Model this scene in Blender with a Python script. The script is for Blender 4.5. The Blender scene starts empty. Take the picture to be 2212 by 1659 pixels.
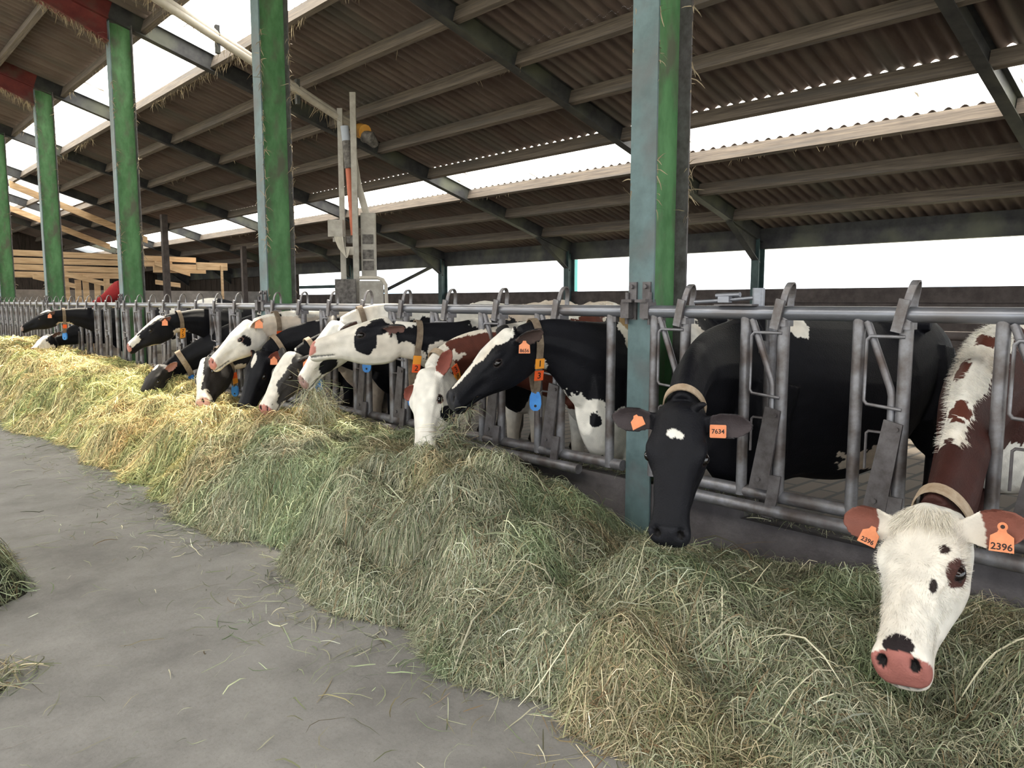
import bpy, math, random
import numpy as np
from mathutils import Vector, Matrix

random.seed(7)
RNG = np.random.default_rng(11)
SC = bpy.context.scene
COL = SC.collection

# ------------------------------------------------------------------ camera
def make_camera():
    cd = bpy.data.cameras.new('camera')
    cd.sensor_width = 36.0
    cd.lens = 1650.0 / 2212.0 * 36.0
    cd.clip_start = 0.05
    cd.clip_end = 500
    co = bpy.data.objects.new('camera', cd)
    co.location = (0, 0, 1.40)
    co.rotation_euler = (math.radians(90 - 6.21), 0, math.radians(-42.61))
    COL.objects.link(co)
    SC.camera = co
make_camera()

# ------------------------------------------------------------------ sky, sun, exposure
SUN_DIR = Vector((-1.65, -3.0, -4.6)).normalized()
SKY_STRENGTH = 3.2
SUN_STRENGTH = 37.0
EXPOSURE = 0.15

def make_world():
    w = bpy.data.worlds.new('sky')
    SC.world = w
    w.use_nodes = True
    nt = w.node_tree
    nt.nodes.clear()
    out = nt.nodes.new('ShaderNodeOutputWorld')
    bg = nt.nodes.new('ShaderNodeBackground')
    bg.inputs['Strength'].default_value = SKY_STRENGTH
    tc = nt.nodes.new('ShaderNodeTexCoord')
    mp = nt.nodes.new('ShaderNodeMapping')
    mp.inputs['Scale'].default_value = (1.6, 1.6, 5.0)
    nz = nt.nodes.new('ShaderNodeTexNoise')
    nz.inputs['Scale'].default_value = 2.6
    nz.inputs['Detail'].default_value = 5
    cr = nt.nodes.new('ShaderNodeValToRGB')
    cr.color_ramp.elements[0].position = 0.26
    cr.color_ramp.elements[0].color = (0.25, 0.45, 0.62, 1)
    cr.color_ramp.elements[1].position = 0.42
    cr.color_ramp.elements[1].color = (0.93, 0.97, 1.0, 1)
    nt.links.new(tc.outputs['Generated'], mp.inputs['Vector'])
    nt.links.new(mp.outputs['Vector'], nz.inputs['Vector'])
    nt.links.new(nz.outputs['Fac'], cr.inputs['Fac'])
    nt.links.new(cr.outputs['Color'], bg.inputs['Color'])
    nt.links.new(bg.outputs['Background'], out.inputs['Surface'])
make_world()

def make_sun():
    ld = bpy.data.lights.new('sun', 'SUN')
    ld.energy = SUN_STRENGTH
    ld.angle = math.radians(5)
    ld.color = (1.0, 0.90, 0.74)
    lo = bpy.data.objects.new('sun', ld)
    lo.rotation_euler = SUN_DIR.to_track_quat('-Z', 'Y').to_euler()
    lo.location = (8, 12, 14)
    COL.objects.link(lo)
make_sun()

SC.view_settings.view_transform = 'Standard'
SC.view_settings.look = 'None'
SC.view_settings.gamma = 1.0
SC.view_settings.use_curve_mapping = False
SC.view_settings.exposure = EXPOSURE

# ------------------------------------------------------------------ numpy noise
def _hash(ix, iy, iz, seed):
    h = (ix * 374761393 + iy * 668265263 + iz * 2147483647 + seed * 974634777) & 0xFFFFFFFF
    h = ((h ^ (h >> 13)) * 1274126177) & 0xFFFFFFFF
    h = h ^ (h >> 16)
    return (h & 0xFFFF) / 65535.0

def vnoise(p, scale, seed=0):
    """value noise 0..1 at points p (n,3)"""
    q = np.asarray(p, float) * scale
    i = np.floor(q).astype(np.int64)
    f = q - i
    f = f * f * (3 - 2 * f)
    r = 0
    for dx in (0, 1):
        for dy in (0, 1):
            for dz in (0, 1):
                w = (f[:, 0] if dx else 1 - f[:, 0]) * (f[:, 1] if dy else 1 - f[:, 1]) * (f[:, 2] if dz else 1 - f[:, 2])
                r = r + w * _hash(i[:, 0] + dx, i[:, 1] + dy, i[:, 2] + dz, seed)
    return r

def sstep(a, b, x):
    t = np.clip((np.asarray(x, float) - a) / (b - a), 0, 1)
    return t * t * (3 - 2 * t)

# ------------------------------------------------------------------ materials
def mat_base(name):
    m = bpy.data.materials.new(name)
    m.use_nodes = True
    nt = m.node_tree
    return m, nt, nt.nodes['Principled BSDF']

def mat(name, c1, c2=None, scale=6.0, rough=0.7, metal=0.0, detail=6, lo=0.35, hi=0.65, bump=0.0, bscale=None, stretch=(1, 1, 1), spec=0.3, c3=None, s3=2.0):
    m, nt, b = mat_base(name)
    b.inputs['Roughness'].default_value = rough
    b.inputs['Metallic'].default_value = metal
    b.inputs['Specular IOR Level'].default_value = spec
    if c2 is None:
        b.inputs['Base Color'].default_value = (*c1, 1)
        if bump == 0:
            return m
    tc = nt.nodes.new('ShaderNodeTexCoord')
    mp = nt.nodes.new('ShaderNodeMapping')
    mp.inputs['Scale'].default_value = stretch
    nt.links.new(tc.outputs['Object'], mp.inputs['Vector'])
    if c2 is not None:
        nz = nt.nodes.new('ShaderNodeTexNoise')
        nz.inputs['Scale'].default_value = scale
        nz.inputs['Detail'].default_value = detail
        nz.inputs['Roughness'].default_value = 0.65
        nt.links.new(mp.outputs['Vector'], nz.inputs['Vector'])
        cr = nt.nodes.new('ShaderNodeValToRGB')
        cr.color_ramp.elements[0].position = lo
        cr.color_ramp.elements[0].color = (*c1, 1)
        cr.color_ramp.elements[1].position = hi
        cr.color_ramp.elements[1].color = (*c2, 1)
        nt.links.new(nz.outputs['Fac'], cr.inputs['Fac'])
        last = cr.outputs['Color']
        if c3 is not None:
            n3 = nt.nodes.new('ShaderNodeTexNoise')
            n3.inputs['Scale'].default_value = s3
            n3.inputs['Detail'].default_value = 4
            nt.links.new(mp.outputs['Vector'], n3.inputs['Vector'])
            r3 = nt.nodes.new('ShaderNodeValToRGB')
            r3.color_ramp.elements[0].position = 0.5
            r3.color_ramp.elements[0].color = (0, 0, 0, 1)
            r3.color_ramp.elements[1].position = 0.68
            r3.color_ramp.elements[1].color = (0.85, 0.85, 0.85, 1)
            nt.links.new(n3.outputs['Fac'], r3.inputs['Fac'])
            mx = nt.nodes.new('ShaderNodeMix')
            mx.data_type = 'RGBA'
            nt.links.new(r3.outputs['Color'], mx.inputs['Factor'])
            nt.links.new(last, mx.inputs[6])
            mx.inputs[7].default_value = (*c3, 1)
            last = mx.outputs[2]
        nt.links.new(last, b.inputs['Base Color'])
    if bump > 0:
        n2 = nt.nodes.new('ShaderNodeTexNoise')
        n2.inputs['Scale'].default_value = bscale or scale * 4
        n2.inputs['Detail'].default_value = 5
        nt.links.new(mp.outputs['Vector'], n2.inputs['Vector'])
        bp = nt.nodes.new('ShaderNodeBump')
        bp.inputs['Strength'].default_value = bump
        bp.inputs['Distance'].default_value = 0.02
        nt.links.new(n2.outputs['Fac'], bp.inputs['Height'])
        nt.links.new(bp.outputs['Normal'], b.inputs['Normal'])
    return m

def mat_attr(name, rough=0.75, spec=0.25, bump=0.0, bscale=200, sheen=0.0, transl=0.0):
    m, nt, b = mat_base(name)
    b.inputs['Roughness'].default_value = rough
    b.inputs['Specular IOR Level'].default_value = spec
    if sheen:
        b.inputs['Sheen Weight'].default_value = sheen
        b.inputs['Sheen Roughness'].default_value = 0.5
    a = nt.nodes.new('ShaderNodeAttribute')
    a.attribute_name = 'tint'
    nt.links.new(a.outputs['Color'], b.inputs['Base Color'])
    if bump:
        tc = nt.nodes.new('ShaderNodeTexCoord')
        nz = nt.nodes.new('ShaderNodeTexNoise')
        nz.inputs['Scale'].default_value = bscale
        nz.inputs['Detail'].default_value = 3
        nt.links.new(tc.outputs['Object'], nz.inputs['Vector'])
        bp = nt.nodes.new('ShaderNodeBump')
        bp.inputs['Strength'].default_value = bump
        bp.inputs['Distance'].default_value = 0.006
        nt.links.new(nz.outputs['Fac'], bp.inputs['Height'])
        nt.links.new(bp.outputs['Normal'], b.inputs['Normal'])
    if transl:
        out = nt.nodes['Material Output']
        t = nt.nodes.new('ShaderNodeBsdfTranslucent')
        nt.links.new(a.outputs['Color'], t.inputs['Color'])
        mx = nt.nodes.new('ShaderNodeMixShader')
        mx.inputs['Fac'].default_value = transl
        nt.links.new(b.outputs['BSDF'], mx.inputs[1])
        nt.links.new(t.outputs['BSDF'], mx.inputs[2])
        nt.links.new(mx.outputs['Shader'], out.inputs['Surface'])
    return m

M = {}
M['steel'] = mat('galvanised_steel', (0.115, 0.10, 0.095), (0.24, 0.24, 0.26), 9, rough=0.42, metal=0.45, c3=(0.07, 0.05, 0.042), s3=5)
M['rail'] = mat('worn_bright_steel', (0.16, 0.165, 0.185), (0.29, 0.30, 0.34), 7, rough=0.34, metal=0.55, stretch=(1, .25, 1), c3=(0.13, 0.11, 0.10), s3=7)
M['plate'] = mat('dull_steel_plate', (0.075, 0.065, 0.065), (0.14, 0.13, 0.135), 14, rough=0.5, metal=0.35)
M['green'] = mat('green_column_paint', (0.055, 0.145, 0.055), (0.10, 0.235, 0.10), 4, rough=0.55, stretch=(2, 2, 1), c3=(0.09, 0.085, 0.065), s3=3.2)
M['teal'] = mat('blue_green_flange_paint', (0.070, 0.108, 0.110), (0.115, 0.175, 0.185), 5, rough=0.5, c3=(0.105, 0.10, 0.10), s3=2.2)
M['darksteel'] = mat('dark_dusty_steel', (0.022, 0.022, 0.026), (0.05, 0.05, 0.05), 5, rough=0.6, c3=(0.10, 0.105, 0.075), s3=1.2)
M['teal_post'] = mat('teal_post_paint', (0.028, 0.05, 0.052), (0.05, 0.085, 0.085), 6, rough=0.5)
M['red'] = mat('dull_red_paint', (0.10, 0.018, 0.018), (0.17, 0.035, 0.03), 4, rough=0.6, c3=(0.10, 0.075, 0.06), s3=3)
M['purlin'] = mat('weathered_purlin_wood', (0.078, 0.064, 0.056), (0.17, 0.138, 0.112), 3.5, rough=0.8, stretch=(14, .5, 14), c3=(0.095, 0.085, 0.08), s3=1.2)
M['board'] = mat('raw_board_wood', (0.42, 0.27, 0.15), (0.66, 0.47, 0.29), 3, rough=0.8, stretch=(.6, 8, 8))
M['darkwood'] = mat('dark_wall_boards', (0.018, 0.013, 0.010), (0.045, 0.033, 0.026), 4, rough=0.85, stretch=(4, 4, .5))
M['sill'] = mat('dark_brown_sill_board', (0.045, 0.036, 0.034), (0.085, 0.07, 0.066), 5, rough=0.75)
M['concrete_wall'] = mat('grey_concrete_wall', (0.17, 0.155, 0.145), (0.27, 0.25, 0.235), 3, rough=0.9)
M['kerb'] = mat('damp_dark_concrete_kerb', (0.070, 0.062, 0.066), (0.115, 0.104, 0.108), 5, rough=0.7, bump=0.25, bscale=50, c3=(0.17, 0.155, 0.155), s3=1.6)
M['roof'] = mat('fibre_cement_underside', (0.095, 0.068, 0.060), (0.155, 0.12, 0.106), 2.2, rough=0.9, stretch=(.5, 2.5, .5), c3=(0.10, 0.095, 0.085), s3=.7)
M['plastic_grey'] = mat('grey_plastic_pipe', (0.38, 0.34, 0.29), (0.50, 0.46, 0.40), 5, rough=0.5)
M['box_grey'] = mat('dusty_grey_box', (0.26, 0.24, 0.21), (0.38, 0.355, 0.32), 8, rough=0.6)
M['box_dark'] = mat('splashed_dark_panel', (0.05, 0.045, 0.042), (0.17, 0.155, 0.145), 16, rough=0.7)
M['pipe_red'] = mat('orange_red_pipe', (0.36, 0.09, 0.05), (0.46, 0.14, 0.08), 6, rough=0.5)
M['motor'] = mat('yellow_motor_housing', (0.50, 0.22, 0.03), (0.58, 0.30, 0.06), 6, rough=0.5)
M['bristle'] = mat('red_bristles', (0.22, 0.010, 0.012), (0.36, 0.022, 0.025), 60, rough=0.8, bump=0.8, bscale=120)
M['black'] = mat('black_rubber', (0.012, 0.012, 0.012), rough=0.6)
M['orange'] = mat('orange_tag_plastic', (0.62, 0.20, 0.085), (0.72, 0.26, 0.12), 20, rough=0.5)
M['amber'] = mat('amber_plate_plastic', (0.78, 0.30, 0.035), rough=0.45)
M['redorange'] = mat('red_orange_plate_plastic', (0.75, 0.105, 0.025), rough=0.45)
M['ink'] = mat('tag_ink', (0.03, 0.015, 0.012), rough=0.6)
M['blue'] = mat('blue_transponder_plastic', (0.03, 0.18, 0.55), (0.06, 0.27, 0.66), 12, rough=0.35)
M['strap'] = mat('tan_collar_webbing', (0.28, 0.20, 0.13), (0.42, 0.33, 0.24), 20, rough=0.8)
M['strap_dark'] = mat('soiled_collar_webbing', (0.12, 0.085, 0.06), (0.22, 0.17, 0.12), 20, rough=0.8)
M['eye'] = mat('eyeball', (0.006, 0.004, 0.004), rough=0.08, spec=0.6)
M['coat'] = mat_attr('cow_coat', rough=0.58, spec=0.15, bump=0.4, bscale=130, sheen=0.0)
M['hair'] = mat_attr('long_cow_hair', rough=0.7, spec=0.2)
M['hay'] = mat_attr('hay_blades', rough=0.65, spec=0.15, transl=0.10)
M['hay_base'] = mat('matted_hay_deep_shade', (0.020, 0.018, 0.012), (0.060, 0.056, 0.036), 25, rough=0.95, bump=1.0, bscale=90)  # very dark tone paints the deep shade between the blades
M['grass'] = mat('meadow', (0.16, 0.17, 0.13), (0.24, 0.24, 0.19), 1, rough=0.9)
M['twine'] = mat('twine', (0.38, 0.32, 0.23), rough=0.9)

def mat_skylight():
    m, nt, b = mat_base('translucent_skylight_sheet')
    out = nt.nodes['Material Output']
    nt.nodes.remove(b)
    t = nt.nodes.new('ShaderNodeBsdfTranslucent')
    tr = nt.nodes.new('ShaderNodeBsdfTransparent')
    tc = nt.nodes.new('ShaderNodeTexCoord')
    mp = nt.nodes.new('ShaderNodeMapping')
    mp.inputs['Scale'].default_value = (0.6, 9.0, 0.6)
    nz = nt.nodes.new('ShaderNodeTexNoise')
    nz.inputs['Scale'].default_value = 3.0
    nz.inputs['Detail'].default_value = 4
    cr = nt.nodes.new('ShaderNodeValToRGB')
    cr.color_ramp.elements[0].position = 0.30
    cr.color_ramp.elements[0].color = (0.06, 0.052, 0.04, 1)
    cr.color_ramp.elements[1].position = 0.37
    cr.color_ramp.elements[1].color = (0.92, 0.93, 0.92, 1)
    nt.links.new(tc.outputs['Object'], mp.inputs['Vector'])
    nt.links.new(mp.outputs['Vector'], nz.inputs['Vector'])
    nt.links.new(nz.outputs['Fac'], cr.inputs['Fac'])
    nt.links.new(cr.outputs['Color'], t.inputs['Color'])
    nt.links.new(cr.outputs['Color'], tr.inputs['Color'])
    mx = nt.nodes.new('ShaderNodeMixShader')
    mx.inputs['Fac'].default_value = 0.45
    nt.links.new(t.outputs['BSDF'], mx.inputs[1])
    nt.links.new(tr.outputs['BSDF'], mx.inputs[2])
    nt.links.new(mx.outputs['Shader'], out.inputs['Surface'])
    return m
M['skylight'] = mat_skylight()

def mat_floor():
    m, nt, b = mat_base('swept_concrete')
    b.inputs['Roughness'].default_value = 0.75
    b.inputs['Specular IOR Level'].default_value = 0.3
    tc = nt.nodes.new('ShaderNodeTexCoord')
    def noise(scale, detail, stretch=(1, 1, 1), rot=0.0):
        mp = nt.nodes.new('ShaderNodeMapping')
        mp.inputs['Scale'].default_value = stretch
        mp.inputs['Rotation'].default_value = (0, 0, rot)
        nt.links.new(tc.outputs['Object'], mp.inputs['Vector'])
        n = nt.nodes.new('ShaderNodeTexNoise')
        n.inputs['Scale'].default_value = scale
        n.inputs['Detail'].default_value = detail
        n.inputs['Roughness'].default_value = 0.7
        nt.links.new(mp.outputs['Vector'], n.inputs['Vector'])
        return n.outputs['Fac']
    def ramp(fac, p0, c0, p1, c1):
        r = nt.nodes.new('ShaderNodeValToRGB')
        r.color_ramp.elements[0].position = p0
        r.color_ramp.elements[0].color = (*c0, 1)
        r.color_ramp.elements[1].position = p1
        r.color_ramp.elements[1].color = (*c1, 1)
        nt.links.new(fac, r.inputs['Fac'])
        return r.outputs['Color']
    def mix(fac, a, bcol):
        x = nt.nodes.new('ShaderNodeMix')
        x.data_type = 'RGBA'
        nt.links.new(fac, x.inputs['Factor'])
        nt.links.new(a, x.inputs[6])
        if isinstance(bcol, tuple):
            x.inputs[7].default_value = (*bcol, 1)
        else:
            nt.links.new(bcol, x.inputs[7])
        return x.outputs[2]
    base = ramp(noise(1.6, 8), 0.3, (0.165, 0.157, 0.149), 0.7, (0.325, 0.312, 0.297))
    fine = ramp(noise(60, 4), 0.52, (0, 0, 0), 0.8, (0.5, 0.5, 0.5))
    c = mix(fine, base, (0.13, 0.12, 0.11))
    scr = ramp(noise(16, 3, (0.35, 6, 1), 0.55), 0.66, (0, 0, 0), 0.78, (0.55, 0.55, 0.55))
    c = mix(scr, c, (0.40, 0.39, 0.375))
    spl = ramp(noise(1.1, 2), 0.56, (0, 0, 0), 0.72, (0.5, 0.5, 0.5))
    c = mix(spl, c, (0.31, 0.298, 0.288))
    nt.links.new(c, b.inputs['Base Color'])
    bp = nt.nodes.new('ShaderNodeBump')
    bp.inputs['Strength'].default_value = 0.25
    bp.inputs['Distance'].default_value = 0.01
    nt.links.new(noise(45, 6), bp.inputs['Height'])
    nt.links.new(bp.outputs['Normal'], b.inputs['Normal'])
    return m
M['floor'] = mat_floor()

# ------------------------------------------------------------------ mesh helpers
class MB:
    def __init__(self):
        self.v = []
        self.f = []
        self.m = []
    def add(self, vs, fs, mi=0):
        o = len(self.v)
        self.v += [tuple(map(float, p)) for p in vs]
        self.f += [tuple(i + o for i in f) for f in fs]
        self.m += [mi] * len(fs)
        return self
    def box(self, c, s, mi=0, rot=None):
        x, y, z = s[0] / 2, s[1] / 2, s[2] / 2
        vs = [Vector((a * x, b * y, d * z)) for d in (-1, 1) for b in (-1, 1) for a in (-1, 1)]
        if rot is not None:
            vs = [rot @ v for v in vs]
        vs = [v + Vector(c) for v in vs]
        return self.add(vs, [(0, 2, 3, 1), (4, 5, 7, 6), (0, 1, 5, 4), (2, 6, 7, 3), (0, 4, 6, 2), (1, 3, 7, 5)], mi)
    def path(self, pts, r, n=10, mi=0, cap=True):
        pts = [Vector(p) for p in pts]
        rs = r if isinstance(r, (list, tuple)) else [r] * len(pts)
        rings = []
        ref = None
        for i, p in enumerate(pts):
            if i == 0:
                t = pts[1] - p
            elif i == len(pts) - 1:
                t = p - pts[i - 1]
            else:
                t = (pts[i + 1] - p).normalized() + (p - pts[i - 1]).normalized()
            t.normalize()
            if ref is None:
                ref = Vector((0, 0, 1)) if abs(t.z) < 0.9 else Vector((1, 0, 0))
            a = (ref - t * ref.dot(t)).normalized()
            ref = a
            b = t.cross(a)
            rings.append([p + (a * math.cos(2 * math.pi * k / n) + b * math.sin(2 * math.pi * k / n)) * rs[i] for k in range(n)])
        return self.loft(rings, mi, cap)
    def tube(self, a, b, r, n=12, mi=0):
        return self.path([a, b], r, n, mi)
    def loft(self, rings, mi=0, cap=True):
        n = len(rings[0])
        vs = [p for r in rings for p in r]
        fs = []
        for i in range(len(rings) - 1):
            for k in range(n):
                k2 = (k + 1) % n
                fs.append((i * n + k, i * n + k2, (i + 1) * n + k2, (i + 1) * n + k))
        if cap:
            fs.append(tuple(range(n - 1, -1, -1)))
            o = (len(rings) - 1) * n
            fs.append(tuple(o + k for k in range(n)))
        return self.add(vs, fs, mi)
    def strap(self, pts, width_dir, width, thick, mi=0):
        """flat bar following pts, wide along width_dir"""
        pts = [Vector(p) for p in pts]
        wd = Vector(width_dir).normalized()
        rings = []
        for i, p in enumerate(pts):
            t = (pts[min(i + 1, len(pts) - 1)] - pts[max(i - 1, 0)]).normalized()
            nrm = t.cross(wd).normalized()
            rings.append([p + wd * width / 2 + nrm * thick / 2, p - wd * width / 2 + nrm * thick / 2,
                          p - wd * width / 2 - nrm * thick / 2, p + wd * width / 2 - nrm * thick / 2])
        return self.loft(rings, mi)
    def mesh(self, name, mats, smooth=False, bevel=0.0):
        me = bpy.data.meshes.new(name)
        me.from_pydata(self.v, [], self.f)
        for mm in (mats if isinstance(mats, (list, tuple)) else [mats]):
            me.materials.append(mm)
        if any(self.m):
            me.polygons.foreach_set('material_index', self.m)
        me.update()
        if smooth:
            me.polygons.foreach_set('use_smooth', [True] * len(me.polygons))
            try:
                me.set_sharp_from_angle(angle=math.radians(50))
            except Exception:
                pass
        return me
    def build(self, name, mats, parent=None, smooth=False, loc=None):
        o = bpy.data.objects.new(name, self.mesh(name, mats, smooth))
        COL.objects.link(o)
        if parent is not None:
            o.parent = parent
        if loc is not None:
            o.location = loc
        return o

def tag(o, label, cat, group=None, kind=None):
    o['label'] = label
    o['category'] = cat
    if group:
        o['group'] = group
    if kind:
        o['kind'] = kind
    return o

def empty(name, loc, label, cat, group=None, rz=0.0, kind=None):
    o = bpy.data.objects.new(name, None)
    o.empty_display_size = 0.1
    o.location = loc
    o.rotation_euler = (0, 0, rz)
    COL.objects.link(o)
    return tag(o, label, cat, group, kind)

def link_mesh(name, me, parent, loc=(0, 0, 0), rot=None):
    o = bpy.data.objects.new(name, me)
    COL.objects.link(o)
    o.parent = parent
    o.location = loc
    if rot is not None:
        o.rotation_euler = rot
    return o

_txt_cache = {}
def text_geo(s, size):
    """verts (x right, y up, centred) and faces of a string"""
    key = (s, size)
    if key in _txt_cache:
        return _txt_cache[key]
    cu = bpy.data.curves.new('lettering', 'FONT')
    cu.body = s
    cu.size = size
    cu.align_x = 'CENTER'
    cu.align_y = 'CENTER'
    cu.offset = 0.0006
    cu.resolution_u = 3
    o = bpy.data.objects.new('lettering', cu)
    COL.objects.link(o)
    dg = bpy.context.evaluated_depsgraph_get()
    me = bpy.data.meshes.new_from_object(o.evaluated_get(dg))
    vs = [tuple(v.co) for v in me.vertices]
    fs = [tuple(p.vertices) for p in me.polygons]
    bpy.data.objects.remove(o)
    bpy.data.curves.remove(cu)
    bpy.data.meshes.remove(me)
    _txt_cache[key] = (vs, fs)
    return vs, fs

# ================================================================== STRUCTURE
FX = 3.27                    # plane of the feed barrier
COLY = [2.56 + 4.58 * k for k in range(5)]          # green column positions along the barrier
FRAMEY = [2.56 + 4.58 * k for k in range(-2, 9)]
def ZB(x):                   # underside of the rafters
    return 6.195 - 0.30 * x
PURX = [-0.2, 0.8, 1.78, 2.76, 3.78, 4.74, 5.70, 6.66, 7.62, 8.69, 9.65, 10.62, 11.67]
YN, YF = -6.5, 39.0
XR, XE = -1.3, 13.05

def struct(mb, name, mats, label, cat, smooth=False):
    o = mb.build(name, mats, None, smooth)
    o['kind'] = 'structure'
    o['label'] = label
    o['category'] = cat
    return o

def plane_mb(x0, x1, y0, y1, z):
    return MB().add([(x0, y0, z), (x1, y0, z), (x1, y1, z), (x0, y1, z)], [(0, 1, 2, 3)])

struct(plane_mb(-9, 3.5, -9, YF, 0.0), 'floor', M['floor'], 'grey swept concrete feed alley floor in front of the hay', 'floor')

def mat_slats():
    m, nt, b = mat_base('soiled_slatted_floor')
    b.inputs['Roughness'].default_value = 0.85
    tc = nt.nodes.new('ShaderNodeTexCoord')
    br = nt.nodes.new('ShaderNodeTexBrick')
    br.inputs['Scale'].default_value = 1.0
    br.inputs['Brick Width'].default_value = 0.42
    br.inputs['Row Height'].default_value = 0.16
    br.inputs['Mortar Size'].default_value = 0.018
    br.inputs['Color1'].default_value = (0.055, 0.042, 0.031, 1)
    br.inputs['Color2'].default_value = (0.085, 0.066, 0.048, 1)
    br.inputs['Mortar'].default_value = (0.012, 0.010, 0.009, 1)
    nt.links.new(tc.outputs['Object'], br.inputs['Vector'])
    nt.links.new(br.outputs['Color'], b.inputs['Base Color'])
    return m
struct(plane_mb(3.5, 12.7, -9, YF, 0.004), 'floor_slatted', mat_slats(), 'brown soiled slatted concrete floor under the cows', 'floor')
struct(plane_mb(-120, 160, -120, 190, -0.06), 'ground_outside', M['grass'], 'green meadow ground outside the barn', 'ground')

# low feed kerb, lower in one stretch beside the first column
def kerb():
    mb = MB()
    def seg(y0, y1, z):
        mb.box((3.42, (y0 + y1) / 2, z / 2), (0.22, y1 - y0, z))
    seg(1.94, YF - 1, 0.41)
    seg(0.98, 1.94, 0.335)
    seg(-6, 0.98, 0.40)
    struct(mb, 'wall_feed_kerb', M['kerb'], 'low dark concrete kerb wall under the feed barrier', 'kerb')
kerb()

# corrugated roof sheets
def sheet_mb(rects, wl=0.17, amp=0.026, off=0.262, per=10):
    mb = MB()
    for x0, x1, y0, y1 in rects:
        n = int(round((y1 - y0) / wl * per))
        ys = np.linspace(y0, y1, n + 1)
        zz = amp * np.cos(2 * np.pi * ys / wl)
        vs, fs = [], []
        for x in (x0, x1):
            for y, dz in zip(ys, zz):
                vs.append((x + dz * 0.287, y, ZB(x) + off + dz * 0.958))
        for k in range(n):
            fs.append((k, k + 1, n + 2 + k, n + 1 + k))
        mb.add(vs, fs)
    return mb
def left_roof():  # unseen roof slope, added to make the light less frontal
    ys = np.linspace(YN, YF, 1200)
    zr = ZB(XR) + .262
    def strip(xa, xb):
        mb = MB()
        vs, fs = [], []
        for x in (xa, xb):
            for y in ys:
                vs.append((x, y, zr - 0.30 * (XR - x) + .026 * math.cos(2 * math.pi * y / .17)))
        n = len(ys)
        for k in range(n - 1):
            fs.append((k, k + 1, n + k + 1, n + k))
        return mb.add(vs, fs)
    mb = strip(XR, -2.0)
    o = strip(-4.0, -9.0)
    mb.add(o.v, o.f)
    struct(mb, 'unseen_ceiling_left', M['roof'], 'unseen corrugated roof slope added over the camera side to cut frontal light', 'roof', True)
    struct(strip(-2.0, -4.0), 'added_fill_skylight', M['skylight'], 'added unseen skylight strip over the camera side, for fill light', 'skylight', True)  # out of view, added to let more light into the alley
left_roof()
SKY1 = (3.80, 4.76)
SKY2 = (8.72, 9.67)
Y_SKY1 = 7.14
EX = (4.76, 6.60, 26.2, 33.6)
opaque = [(XR, SKY1[0], YN, YF), (SKY1[0], SKY1[1], YN, Y_SKY1),
          (SKY1[1], EX[1], YN, EX[2]), (SKY1[1], EX[1], EX[3], YF),
          (EX[1], SKY2[0], YN, YF), (SKY2[1], XE, YN, YF)]
struct(sheet_mb(opaque), 'ceiling', M['roof'], 'dark brown corrugated fibre cement roof seen from below', 'roof', True)
struct(sheet_mb([(SKY2[0] - .02, SKY2[1] + .02, YN, YF)], off=0.265), 'window_1', M['skylight'], 'long white skylight strip low on the roof above the cows', 'skylight', True)
struct(sheet_mb([(SKY1[0] - .02, SKY1[1] + .02, Y_SKY1, YF)], off=0.265), 'window_2', M['skylight'], 'white skylight strip just behind the tops of the green columns', 'skylight', True)
struct(sheet_mb([(EX[0] - .02, EX[1] + .02, EX[2], EX[3])], off=0.268), 'window_3', M['skylight'], 'bright skylight patch in the far end of the roof', 'skylight', True)

ORD = ['eave-side lowest', 'second lowest', 'skylit lower', 'fourth lowest', 'fifth lowest', 'sixth lowest', 'seventh lowest', 'eighth lowest', 'skylit upper']
def purlins():
    names = {3.78: 'purlin beam above the upper skylight strip, behind the green column tops',
             4.74: 'sunlit tan purlin beam along the lower edge of the upper skylight strip',
             5.70: 'grey purlin beam, first below the sunlit upper skylight beam',
             6.66: 'grey purlin beam, second below the sunlit upper skylight beam',
             7.62: 'grey purlin beam, second above the lower skylight strip',
             8.69: 'dark purlin beam along the upper edge of the lower skylight strip',
             9.65: 'sunlit tan purlin beam along the lower edge of the lower skylight strip',
             10.62: 'brown purlin beam, first below the lower skylight strip',
             11.67: 'brown purlin beam, lowest one just above the eave beam',
             2.76: 'dark purlin beam in the upper left roof corner beside the red rafters'}
    for x in PURX:
        mb = MB()
        rot = Matrix.Rotation(math.atan(0.30), 3, 'Y')
        for a, b in zip(FRAMEY[:-1], FRAMEY[1:]):
            mb.box((x, (a + b) / 2, ZB(x) + 0.145), (0.075, b - a - 0.03, 0.18), 0, rot)
        o = mb.build('roof_purlin', M['purlin'])
        o['kind'] = 'structure'
        o['label'] = names.get(x, 'dark purlin beam high on the roof, %s' % {-0.2: 'topmost at the ridge', 0.8: 'second from the ridge', 1.78: 'third from the ridge'}.get(x, ''))
        o['category'] = 'beam'
purlins()

def ibeam(mb, p0, p1, up, side, depth, width, tf=0.014, tw=0.010, mi=(0, 0, 0)):
    """I section between p0 and p1 (centre line); up = depth direction, side = flange width direction"""
    p0, p1, up, side = Vector(p0), Vector(p1), Vector(up).normalized(), Vector(side).normalized()
    def bar(c, su, ss, m):
        ring = lambda p: [p + up * (c + su / 2) + side * ss / 2, p + up * (c + su / 2) - side * ss / 2,
                          p + up * (c - su / 2) - side * ss / 2, p + up * (c - su / 2) + side * ss / 2]
        mb.loft([ring(p0), ring(p1)], m)
    bar(depth / 2 - tf / 2, tf, width, mi[0])
    bar(0, depth - 2 * tf, tw, mi[1])
    bar(-depth / 2 + tf / 2, tf, width, mi[2])
    return mb

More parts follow.
